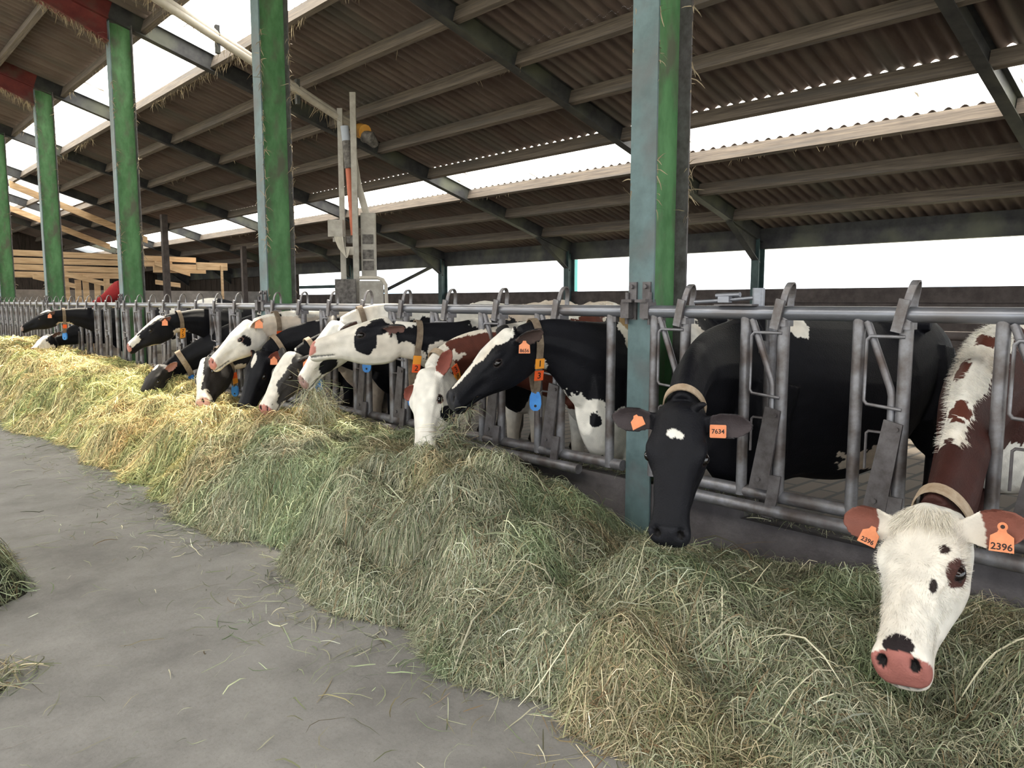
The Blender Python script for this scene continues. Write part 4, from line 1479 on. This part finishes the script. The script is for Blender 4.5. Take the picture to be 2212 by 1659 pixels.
    C['I'] = cow('white-headed cow with black eye patch, head held level, red collar plate 2',
        (2.80, 4.26, 1.273), (2.36, 4.495, 1.09), (4.0, 4.22), (5.55, 4.5),
        {'head': WHITE, 'neck': BLACK, 'body': WHITE},
        [('HS', (.10, .165, -.10), (.08, .075, .082), BLACK), ('HS', (.095, .06, -.03), (.05, .09, .05), BLACK), ('HS', (.05, .06, .02), (.02, .05, .02), BLACK), ('N', (.06, 0, -.85), (.16, 1.6, .75), WHITE), ('N', (.26, -.95, -.25), (.085, .6, .42), WHITE), ('N', (.27, -1.0, -.30), (.045, .5, .18), BLACK),
         ('N', (.52, -.9, -.05), (.03, .4, .14), WHITE), ('N', (.45, 0, -1.05), (.34, 1.2, .55), WHITE), ('N', (.03, 0, .9), (.08, 1.0, .4), WHITE), ('N', (.55, -.3, .9), (.08, .5, .3), WHITE),
         ('B', (-.08, -.2, 1.05), (.22, .3, .26), BLACK), ('B', (.55, -.3, .95), (.3, .3, .25), BLACK), ('B', (.3, 0, 1.35), (.9, .3, .12), CREAM)],
        up=(0, 0, 1), voxel=.0085, bw=.76, hgt=1.04, ear=(.015, .013, .013), ear_in=(.16, .085, .075), nose=PINK, earL=(-.75, -.66, .0), earface=(.4, .4, -.75),
        collar=dict(s=.13, drop=.20, mat='strap_dark', plates=[(.33, '', 'amber'), (.45, '2', 'redorange')]))
    C['H'] = cow('white cow with black cheek chewing hay, just under the level white head',
        (2.9, 5.12, 1.238), (2.655, 5.195, .78), (4.0, 4.82), (5.6, 5.05),
        {'head': WHITE, 'neck': WHITE, 'body': CREAM},
        [('HS', (.085, .30, -.14), (.05, .085, .06), BLACK), ('N', (.3, 0, -.9), (.3, 1.3, .4), CREAM), ('N', (.6, -.6, .2), (.2, .6, .4), BLACK), ('B', (.2, 0, 1.3), (.4, .4, .2), WHITE), ('B', (.6, -.3, .9), (.25, .3, .3), BLACK)],
        up=(-.5, 0, 1), voxel=.0095, bw=.74, hgt=1.05, ear=(.03, .026, .025), ear_in=(.16, .09, .08), nose=(.30, .19, .17), eyecol=(.10, .06, .05),
        collar=dict(s=.14, drop=.14, mat='strap_dark'))
    C['G'] = cow('grey-black cow with broad white blaze, lowered head, right of the black one',
        (2.80, 5.65, .985), (2.56, 5.63, .535), (4.0, 5.36), (5.6, 5.62),
        {'head': GREYB, 'neck': BLACK, 'body': BLACK},
        [('H', (0, .16, .025), (.085, .30, .062), WHITE), ('H', (0, .40, -.04), (.10, .12, .075), WHITE), ('H', (0, .50, -.10), (.12, .09, .09), WHITE), ('H', (0, .42, -.155), (.06, .2, .035), WHITE), ('B', (.5, 0, 1.1), (.25, .5, .3), WHITE)],
        up=(-.9, -.12, .5), voxel=.0095, bw=.74, ear=(.02, .018, .018), ear_in=(.10, .06, .055), nose=PINK, earL=(-.85, -.5, -.1), collar=dict(s=.12, drop=.10, mat='strap', plates=[]),
        tagL=dict(text='', face=CAMF, s=.5, drop=.03, lift=.015))
    C['F'] = cow('all-black cow with small white forehead streak, muzzle in the hay',
        (2.80, 6.21, .963), (2.645, 6.205, .475), (4.0, 5.9), (5.6, 6.16),
        {'head': BLACK, 'neck': BLACK, 'body': BLACK},
        [('H', (.0, .09, .025), (.028, .075, .03), WHITE), ('B', (.6, 0, 1.2), (.3, .5, .3), WHITE)],
        up=(-.9, -.30, .5), voxel=.0095, bw=.74, ear=(.02, .016, .016), ear_in=(.16, .05, .035), earL=(-.85, -.5, .1), earface=(.3, .5, .5), collar=dict(s=.12, drop=.10, mat='strap'),
        tagL=dict(text='', face=CAMF, s=.45, drop=.03, lift=.015))
    C['E'] = cow('creamy white cow with black patch behind its eye, orange ear tag, pink nose',
        (2.80, 6.42, 1.222), (2.47, 6.44, .855), (4.0, 6.45), (5.6, 6.74),
        {'head': WHITE, 'neck': CREAM, 'body': CREAM},
        [('HS', (.10, .155, -.095), (.05, .040, .058), BLACK), ('N', (.3, 0, 1.0), (.3, .8, .5), WHITE), ('N', (.16, -.6, .8), (.03, .3, .15), BLACK), ('B', (.5, -.2, 1.0), (.25, .3, .3), WHITE), ('HS', (.2, -.05, -.02), (.03, .05, .05), BLACK)],
        up=(0, 0, 1), voxel=.0095, bw=.74, ear=WHITE, ear_in=(.50, .36, .29), nose=PINK, earL=(-.80, -.55, .25), earface=(.5, .6, -.45), eyecol=(.30, .16, .13),
        collar=dict(s=.16, drop=.10, mat='strap_dark', plates=[(.25, '', 'redorange')], tag=False), tagL=dict(text='', face=CAMF, s=.75, drop=.02, lift=.02, size=1.1))
    C['D'] = cow('black cow with white blaze and white muzzle, lowered under the creamy head',
        (2.80, 7.44, .83), (2.615, 7.06, .425), (4.02, 7.02), (5.6, 7.36),
        {'head': (.022, .019, .018), 'neck': BLACK, 'body': BLACK},
        [('H', (0, .18, .02), (.070, .34, .062), WHITE), ('H', (0, .47, -.07), (.11, .10, .085), WHITE), ('H', (.07, .30, -.1), (.06, .25, .1), WHITE), ('B', (.6, 0, 1.2), (.3, .5, .3), WHITE), ('N', (.15, 0, -1), (.15, 1, .4), CREAM)],
        up=(-.9, -.05, .3), voxel=.010, bw=.74, nose=(.55, .33, .29), ear_in=(.08, .05, .05), collar=dict(s=.12, drop=.14, mat='strap_dark', plates=[(.55, '', 'redorange'), (.70, '', 'amber')]))
    C['C'] = cow('black cow bending its long neck down, tan collar on the nape, head in hay',
        (2.77, 8.631, .704), (2.47, 8.53, .29), (3.95, 8.1), (5.5, 8.3),
        {'head': (.018, .016, .016), 'neck': BLACK, 'body': BLACK},
        [('H', (0, .05, .03), (.045, .05, .03), WHITE), ('N', (.85, 0, 1.0), (.06, .4, .2), WHITE), ('B', (.7, 0, 1.1), (.25, .5, .3), WHITE)],
        up=(-.75, -.12, .7), voxel=.010, bw=.9, ear=(.02, .018, .018), ear_in=(.26, .12, .10), earL=(-.8, -.55, .15), earface=(.5, .5, .1), neck_up=.06,
        collar=dict(s=.16, drop=.03, mat='strap', w=.06, tag=True))
    C['B'] = cow('black cow with white face, collar plates 7 and 5, left of the bending black cow',
        (2.75, 8.49, 1.231), (2.425, 8.555, .90), (3.95, 8.78), (5.5, 8.95),
        {'head': BLACK, 'neck': BLACK, 'body': BLACK},
        [('H', (0, .16, .03), (.085, .28, .065), WHITE), ('H', (0, .43, -.06), (.11, .14, .06), WHITE), ('HS', (.05, .33, -.07), (.04, .10, .045), WHITE), ('N', (.08, 0, -1.0), (.10, 1.2, .45), CREAM), ('H', (0, .28, -.22), (.06, .16, .035), CREAM), ('B', (.5, 0, 1.1), (.3, .5, .4), WHITE)],
        up=(0, 0, 1), voxel=.010, bw=.74, ear=(.018, .014, .014), ear_in=(.18, .08, .07), nose=PINK,
        collar=dict(s=.12, drop=.06, mat='strap_dark', tag=False, plates=[(.42, '7', 'amber'), (.62, '5', 'amber')]), tagL=dict(text='', face=CAMF, s=.5, drop=.02, lift=.015))
    C['A'] = cow('black cow with white forehead at the far left, orange ear tag',
        (2.7, 13.28, 1.25), (2.33, 13.35, .98), (4.0, 13.3), (5.5, 13.15),
        {'head': BLACK, 'neck': BLACK, 'body': WHITE},
        [('H', (0, .05, .03), (.085, .11, .055), WHITE), ('H', (0, .51, -.06), (.07, .06, .05), (.5, .4, .36)), ('N', (.08, 0, -1.05), (.12, 1.1, .3), CREAM), ('B', (.1, -.2, 1.1), (.25, .3, .4), BLACK), ('B', (.75, -.2, 1.0), (.22, .3, .35), BLACK), ('B', (1.3, 0, 1.2), (.2, .4, .3), BLACK)],
        up=(0, 0, 1), voxel=.012, nose=(.30, .22, .2), bw=.74, collar=dict(s=.12, drop=.14, mat='strap_dark', plates=[(.5, '', 'redorange')]), tagL=dict(text='', face=CAMF, s=.4, drop=.03, lift=.02))
    C['A2'] = cow('white-faced cow at the far left, muzzle in hay below the black head',
        (2.78, 13.9, .86), (2.50, 13.62, .62), (4.0, 13.9), (5.5, 14.0),
        {'head': WHITE, 'neck': BLACK, 'body': BLACK}, [('HS', (.10, .1, -.1), (.06, .1, .08), BLACK), ('H', (.0, .03, -.1), (.2, .08, .2), BLACK)],
        up=(-.6, 0, 1), voxel=.012, bw=.74, nose=PINK)
    C['P'] = cow('black and white cow standing behind the barrier near the third column',
        (3.85, 10.6, 1.36), (3.58, 10.75, .93), (4.75, 10.25), (6.2, 10.5),
        {'head': BLACK, 'neck': WHITE, 'body': WHITE}, [('H', (0, .2, .02), (.06, .3, .05), WHITE), ('N', (.4, 0, .3), (.2, 1.2, .9), BLACK), ('B', (.5, -.2, 1.1), (.3, .4, .4), BLACK), ('B', (1.2, 0, 1.1), (.25, .4, .4), BLACK)],
        up=(0, 0, 1), voxel=.013, bw=.85)
    return C
HERD = herd()
#@@REST

# ================================================================== LONG HAIR OF THE WHITE-FACED COW
def white_hair():
    c = HERD['N']
    me, ob = c['me'], c['ob']
    n = len(me.vertices)
    co = np.zeros(n * 3, dtype=np.float32); me.vertices.foreach_get('co', co); co = co.reshape(-1, 3).astype(float)
    nr = np.zeros(n * 3, dtype=np.float32); me.vertices.foreach_get('normal', nr); nr = nr.reshape(-1, 3).astype(float)
    Hm = c['Hm']
    hl = (co - c['H']((0, 0, 0))) @ np.linalg.inv(Hm).T
    rng = np.random.default_rng(9)
    ax = unit(Hm @ np.array([0, 1, 0])); dz = unit(Hm @ np.array([0, 0, 1]))
    idx = np.where((hl[:, 1] > -.05) & (hl[:, 1] < .075) & (np.abs(hl[:, 0]) < .075) & (hl[:, 2] > -.01))[0]
    idx = rng.choice(idx, 1500)
    roots = co[idx] - nr[idx] * .002
    lx = hl[idx, 0][:, None]
    dirs = nr[idx] * .35 + ax * 1.0 + unit(Hm @ np.array([1, 0, 0])) * lx * 7 + rng.normal(0, .22, (len(idx), 3))
    dirs /= np.linalg.norm(dirs, axis=1, keepdims=True)
    col = np.array(WHITE) * rng.uniform(.95, 1.3, (len(idx), 1)) * np.array([1, .97, .92])
    hair_tufts(ob, roots, dirs, rng.uniform(.03, .075, len(idx)), col, 'poll_tuft', .0014, 2)
    # short curly face hair lying flat
    idx = np.where((hl[:, 1] > .02) & (hl[:, 1] < .44) & (hl[:, 2] > -.12) & (np.abs(hl[:, 0]) < .125))[0]
    idx = rng.choice(idx, 7000)
    at0 = me.attributes['tint']
    c0 = np.zeros(n * 4, dtype=np.float32); at0.data.foreach_get('color', c0); c0 = c0.reshape(-1, 4)[:, :3].astype(float)
    rad = np.stack([hl[idx, 0], hl[idx, 1] - .19, np.zeros(len(idx))], 1) @ Hm.T
    rad /= np.linalg.norm(rad, axis=1, keepdims=True) + 1e-6
    swirl = np.cross(nr[idx], rad)
    dirs = nr[idx] * .07 + rad * .8 + swirl * (vnoise(co[idx], 18, 8)[:, None] - .5) * 2.2 + rng.normal(0, .12, (len(idx), 3))
    dirs /= np.linalg.norm(dirs, axis=1, keepdims=True)
    hair_tufts(ob, co[idx] - nr[idx] * .001, dirs, rng.uniform(.010, .020, len(idx)), c0[idx] * rng.uniform(.78, 1.15, (len(idx), 1)), 'face_hair', .0010, 6)
    # mane along the white stripe of the neck
    at = me.attributes['tint']
    cc = np.zeros(n * 4, dtype=np.float32); at.data.foreach_get('color', cc); cc = cc.reshape(-1, 4)[:, :3].astype(float)
    d0 = np.linalg.norm(co[:, None, :] - c['N'][None, ::3, :], axis=2)
    sN = d0.argmin(1) / (len(c['N'][::3]) - 1)
    idx = np.where((hl[:, 1] < -.06) & (sN > .12) & (sN < .9) & (co[:, 0] < 4.1) & (cc[:, 0] > .3) & (nr[:, 2] > .1))[0]
    if len(idx):
        idx = rng.choice(idx, 3000)
        i3 = np.clip((sN[idx] * 39).astype(int), 0, 39)
        t = -c['T'][i3]
        side = np.sign((co[idx] - c['N'][i3]) @ np.array([0, -1, 0]))[:, None]
        dirs = nr[idx] * .35 + t * .6 + np.array([0, -.5, -.25]) * side + rng.normal(0, .14, (len(idx), 3))
        dirs /= np.linalg.norm(dirs, axis=1, keepdims=True)
        col = cc[idx] * rng.uniform(.8, 1.2, (len(idx), 1))
        hair_tufts(ob, co[idx] - nr[idx] * .002, dirs, rng.uniform(.015, .036, len(idx)), col, 'neck_mane', .0014, 3)
white_hair()

# ================================================================== HAY HANGING FROM MOUTHS
def wisp(label, c, n, spread, down, ln, seed, jitter=.5, width=.0032):
    rng = np.random.default_rng(seed)
    roots = np.array(c) + rng.normal(0, 1, (n, 3)) * np.array(spread)
    dirs = rng.normal(0, jitter, (n, 3)) + np.array([0, 0, -down])
    dirs /= np.linalg.norm(dirs, axis=1, keepdims=True)
    col = HAYCOL[rng.integers(0, len(HAYCOL), n)] * rng.uniform(.9, 1.5, (n, 1))
    root = hair_tufts(None, roots, dirs, rng.uniform(.4, 1.3, n) * ln, col, 'hay_wisp', width, seed)
    root.data.materials[0] = M['hay']
    tag(root, label, 'hay', kind='stuff')
m = HERD['H']['H']((-.02, .48, -.13))
wisp('dangling hay wisp from the mouth of the chewing white cow', m + np.array([.03, 0, -.03]), 230, (.05, .06, .06), .9, .26, 1, .6)
wisp('lower clump of fallen hay under the chewing white cow', m + np.array([.06, -.02, -.20]), 420, (.06, .08, .05), .6, .17, 12, .8)
m = HERD['L']['H']((0, .47, -.16))
wisp('few hay stems in the mouth of the cow numbered 13', m, 90, (.03, .03, .01), .5, .09, 2, .8)
m = HERD['K']['H']((-.09, .42, -.13))
wisp('hay tangle beside the cheek of the red-brown and white cow', m + np.array([.03, -.05, .0]), 420, (.05, .05, .06), .4, .16, 3, .9)
m = HERD['M']['H']((0, .52, -.13))
wisp('hay stems at the muzzle of the black cow tagged 7634', m, 60, (.03, .02, .02), .6, .08, 4, .8, .0025)

# ================================================================== FEEDING STATION WITH ELECTRICS
def station():
    ps = 141.0
    root = empty('feeding_station', (6.2, 10.2, 0), 'grey feeding station post stand with electric boxes and red pipe', 'feeding station', None, -math.radians(42.6))
    L = lambda x, y: ((x - 790) / ps, 1.4 + (650 - y) / ps)
    def post(x, y0, w, yo):
        a, z = L(x, y0)
        MB().box((a, yo, z / 2), (w, .05, z)).build('post', M['box_grey'], root)
    post(760, 250, .075, .0)
    post(791, 222, .085, -.12)
    a, z = L(815, 532)
    MB().box((a, .0, z), (.21, .12, .95)).build('trunk_panel', M['box_grey'], root)
    mb = MB()
    for yy in (552, 520, 575):
        a, z = L(815, yy)
        mb.box((a, -.065, z), (.16, .012, .14))
    mb.build('trunk_plates', M['box_dark'], root)
    a, z = L(749, 498)
    MB().box((a, -.08, z), (.22, .14, .25)).build('control_box', M['box_grey'], root)
    a, z = L(752, 525)
    MB().box((a + .02, -.10, z + .02), (.16, .1, .06)).build('control_box_base', M['box_grey'], root)
    a, z = L(776, 545)
    MB().box((a, -.1, z), (.15, .1, .12)).build('junction_box', M['plastic_grey'], root)
    a, z = L(778, 522)
    MB().box((a, -.08, z), (.10, .08, .10)).build('junction_box', M['box_dark'], root)
    mb = MB()
    rng = random.Random(4)
    for k in range(7):
        a0, z0 = L(748 + 3 * k, 516)
        a1, z1 = L(768 + 2 * k, 540)
        pts = []
        for i in range(9):
            t = i / 8
            pts.append((a0 + (a1 - a0) * t, -.16 - .01 * k, z0 + (z1 - z0) * t - (.10 + .02 * k) * math.sin(math.pi * t)))
        mb.path(pts, .009, 6)
    mb.build('cable_loops', M['plastic_grey'], root, True)
    (a0, z0), (a1, z1) = L(777, 374), L(785, 512)
    MB().tube((a0, -.06, z0), (a1, -.06, z1), .045, 12).build('red_pipe', M['pipe_red'], root, True)
    (a0, z0), (a1, z1) = L(775, 318), L(779, 374)
    MB().tube((a0, -.06, z0), (a1, -.06, z1), .07, 12).build('dosing_cylinder', M['box_dark'], root, True)
    (a0, z0), (a1, z1) = L(771, 288), L(774, 318)
    MB().tube((a0, -.06, z0), (a1, -.06, z1), .062, 12).build('pipe_cap', mat('pale_cap', (.35, .38, .44)), root, True)
    (a0, z0), (a1, z1) = L(798, 292), L(812, 298)
    MB().tube((a0, .1, z0), (a1, .0, z1), .11, 14).build('auger_motor', M['motor'], root, True)
    (a0, z0), (a1, z1) = L(822, 305), L(845, 322)
    MB().path([(a0 - .1, .05, z0), (a0, .0, z0 - .03), (a1 - .1, .1, z1)], [.09, .10, .06], 10).build('motor_cover', M['box_dark'], root, True)
    (a0, z0), (a1, z1) = L(786, 340), L(812, 466)
    MB().strap([(a0, -.03, z0), ((a0 + a1) / 2 - .03, -.03, (z0 + z1) / 2), (a1, -.03, z1)], (1, 0, 0), .10, .06).build('feed_chute', M['plastic_grey'], root)
    a, z = L(771, 630)
    MB().box((a, -.25, z - .1), (.31, .03, .56)).build('splashed_panel', M['box_dark'], root)
    a, z = L(824, 632)
    MB().box((a, -.2, z - .1), (.36, .03, .54)).build('side_panel', M['box_grey'], root)
    pts = [L(800, 602), L(838, 602), L(849, 606), L(855, 617), L(856, 660), L(856, 760)]
    MB().path([(x, -.22, z) for x, z in pts], .028, 10).build('tube_frame', M['plastic_grey'], root, True)
    for y, w in ((405, .03), (470, .03), (575, .03)):
        pass
station()
mb = MB()
root = empty('overhead_pipes', (4.3, 9.9, 4.6), 'pair of grey plastic pipes running down the roof to the feeding station', 'pipe')
off = Vector((4.3, 9.9, 4.6))
for d, r in ((0, .055), (.16, .048)):
    a, b = Vector((6.35, 10.52 - d * .3, 4.08 - d * .35)), Vector((2.2, 9.45 - d * .3, 5.28 - d * .5))
    MB().tube(a - off, b - off, r, 12).build('pipe', M['plastic_grey'], root, True)
for t in (.25, .55, .85):
    p = Vector((6.35, 10.5, 4.03)).lerp(Vector((2.2, 9.43, 5.21)), t) - off
    MB().box(p, (.05, .06, .34)).build('pipe_clamp', M['darksteel'], root)

# ================================================================== RED COW BRUSH, FAR TIMBER
def brush():
    a, b = Vector((4.95, 19.4, 1.37)), Vector((5.40, 18.95, 1.68))
    root = empty('cow_brush', tuple(a), 'red tilted cow brush roller beyond the barrier', 'brush')
    d = b - a
    MB().path([Vector((0, 0, 0)) - d * .35, d * 1.02], .03, 8).build('axle', M['darksteel'], root)
    MB().path([d * t for t in (-.3, 0, .15, .35, .6, .85, .97, 1.0)], [.07, .09, .10, .13, .19, .23, .22, .12], 20).build('bristle_roll', M['bristle'], root, True)
    MB().path([Vector((0, 0, 0)) - d * .35, Vector((-.25, .25, -a.z))], .05, 8).build('stand', M['darksteel'], root)
brush()

def timber():
    names = ['topmost', 'second from top', 'third from top', 'lowest']
    rnd = random.Random(3)
    for k in range(4):
        z = 2.66 - .185 * k
        x1 = (8.9, 8.2, 7.3, 7.0)[k]
        o = MB().box(((2.6 + x1) / 2, 0, 0), (x1 - 2.6, .06, .155), 0, Matrix.Rotation(math.radians((.4, -.3, .5, -.2)[k]), 3, 'Y')).build('long_board', M['board'])
        o.location = (0, 24 + .02 * k, z)
        tag(o, 'long tan horizontal board at the far end, %s of the four' % names[k], 'board', 'long boards at the far end', 'thing')
    o = MB().box((0, 0, 0), (1.5, .12, .26)).build('box_beam', M['board'])
    o.location = (8.35, 23.8, 2.36)
    tag(o, 'short thick tan beam at the far end beside the brown post', 'beam', None, 'thing')
    o = MB().box((0, 0, 0), (.9, .10, .22)).build('box_beam', M['board'])
    o.location = (9.0, 23.0, 2.42)
    tag(o, 'short pale beam end on a thin post, right of the brown post', 'beam', None, 'thing')
    dia = [((4.95, 2.22), (6.2, 1.88), 'upper diagonal tan board under the long boards'), ((4.5, 2.05), (5.5, 1.80), 'lower diagonal tan board under the long boards'),
           ((7.6, 2.50), (8.6, 2.20), 'diagonal tan board right of the third column'), ((7.6, 1.95), (8.3, 1.86), 'broken short board right of the third column')]
    for (xa, za), (xb, zb), lab in dia:
        o = MB().strap([(xa, 23.7, za), (xb, 23.7, zb)], (0, 0, 1), .13, .05).build('diagonal_board', M['board'])
        tag(o, lab, 'board', None, 'thing')
    for i, x in enumerate((5.35, 5.60, 5.82, 6.08, 6.32, 6.55)):
        h = (2.05, 1.98, 2.12, 1.92, 2.08, 1.9)[i]
        o = MB().box((0, 0, h / 2), (.15, .04, h), 0, Matrix.Rotation(math.radians(rnd.uniform(-5, 5)), 3, 'Y')).build('upright_plank', M['board'])
        o.location = (x, 23.9, 0)
        tag(o, 'tan upright plank behind the red brush, %s from the left' % ['first', 'second', 'third', 'fourth', 'fifth', 'sixth'][i], 'plank', 'upright planks behind the red brush', 'thing')
    for x, y, w, h, lab in ((7.75, 23.2, .16, 3.86, 'brown timber post right of the third column'), (9.25, 22.9, .06, 2.45, 'thin pale post under the short beam end'), (10.2, 23.5, .14, 3.1, 'dark post before the far board wall')):
        o = MB().box((0, 0, h / 2), (w, w, h)).build('timber_post', M['board'] if w < .1 else M['sill'])
        o.location = (x, y, 0)
        tag(o, lab, 'post', None, 'thing')
    # sloping raw rafters under the far skylight
    for i in range(2):
        y = 26.5 + 4.2 * i
        o = MB().strap([(4.6, y, ZB(4.6) - .05), (8.4, y + .3, ZB(8.4) - .30)], (0, 0, 1), .20, .08).build('raw_rafter', M['board'])
        tag(o, 'raw tan rafter under the far bright skylight, %s' % ['nearer one', 'farther one'][i], 'rafter', 'raw rafters at the far end', 'thing')
timber()

# ================================================================== STRAW COBWEBS
def cobwebs():
    rng = np.random.default_rng(21)
    R, D, Ln = [], [], []
    def add(r, d, l):
        R.append(r); D.append(d); Ln.append(l)
    for i, y in enumerate(COLY):
        n = (700, 700, 700, 420, 260)[i]
        z = rng.uniform(.9, 5.1, n)
        clump = vnoise(np.stack([z * 0 + i, z * 0, z], 1), 3.0, 50 + i) > .42
        for zz, ok in zip(z, clump):
            if not ok:
                continue
            xx, sy = (3.30, -1) if rng.random() < .5 else (3.585, -1)
            if rng.random() < .25:
                sy = 1
            add((xx, y + sy * .082, zz), rng.normal(0, 1, 3) * [.6, .8, 1] + [0, -.3, -.5], rng.uniform(.02, .10))
    for x, y0, y1, n, hang in ((4.74, 7.2, 24, 900, .16), (3.78, 9, 24, 300, .12), (9.65, 3, 24, 260, .07), (6.66, 7, 20, 90, .12), (5.70, 7, 20, 90, .10)):
        yy = rng.uniform(y0, y1, n)
        k = vnoise(np.stack([yy, yy * 0, yy * 0 + x], 1), 1.3, 61) > .45
        for q, ok in zip(yy, k):
            if ok:
                add((x + rng.uniform(-.04, .04), q, ZB(x) + .055), rng.normal(0, .35, 3) + [0, 0, -1], rng.uniform(.03, 1) ** 2 * hang + .03)
    for fy in (COLY[2], COLY[3], COLY[1]):
        for _ in range(420):
            x = rng.uniform(1.6, 3.3)
            z = ZB(1.0) + (ZB(3.29) - .3 - ZB(1.0)) * (x - 1.0) / 2.29
            add((x, fy + rng.uniform(-.07, .07), z), rng.normal(0, .4, 3) + [0, 0, -1], rng.uniform(.02, .14) * (.5 + (x - 1.6) / 1.7))
    # on the overhead pipes
    for _ in range(260):
        t = rng.random()
        p = Vector((6.35, 10.5, 4.0)).lerp(Vector((2.2, 9.4, 5.15)), t)
        add((p.x, p.y, p.z), rng.normal(0, .5, 3) + [0, 0, -1], rng.uniform(.03, .22))
    R = np.array(R); D = np.array(D); Ln = np.array(Ln)
    D /= np.linalg.norm(D, axis=1, keepdims=True)
    col = np.array([.30, .24, .16]) * rng.uniform(.5, 1.3, (len(R), 1))
    o = hair_tufts(None, R, D, Ln, col, 'cobweb_straw', .007, 5)
    tag(o, 'dusty straw and cobwebs clinging to columns and roof beams', 'cobweb straw', kind='stuff')
cobwebs()
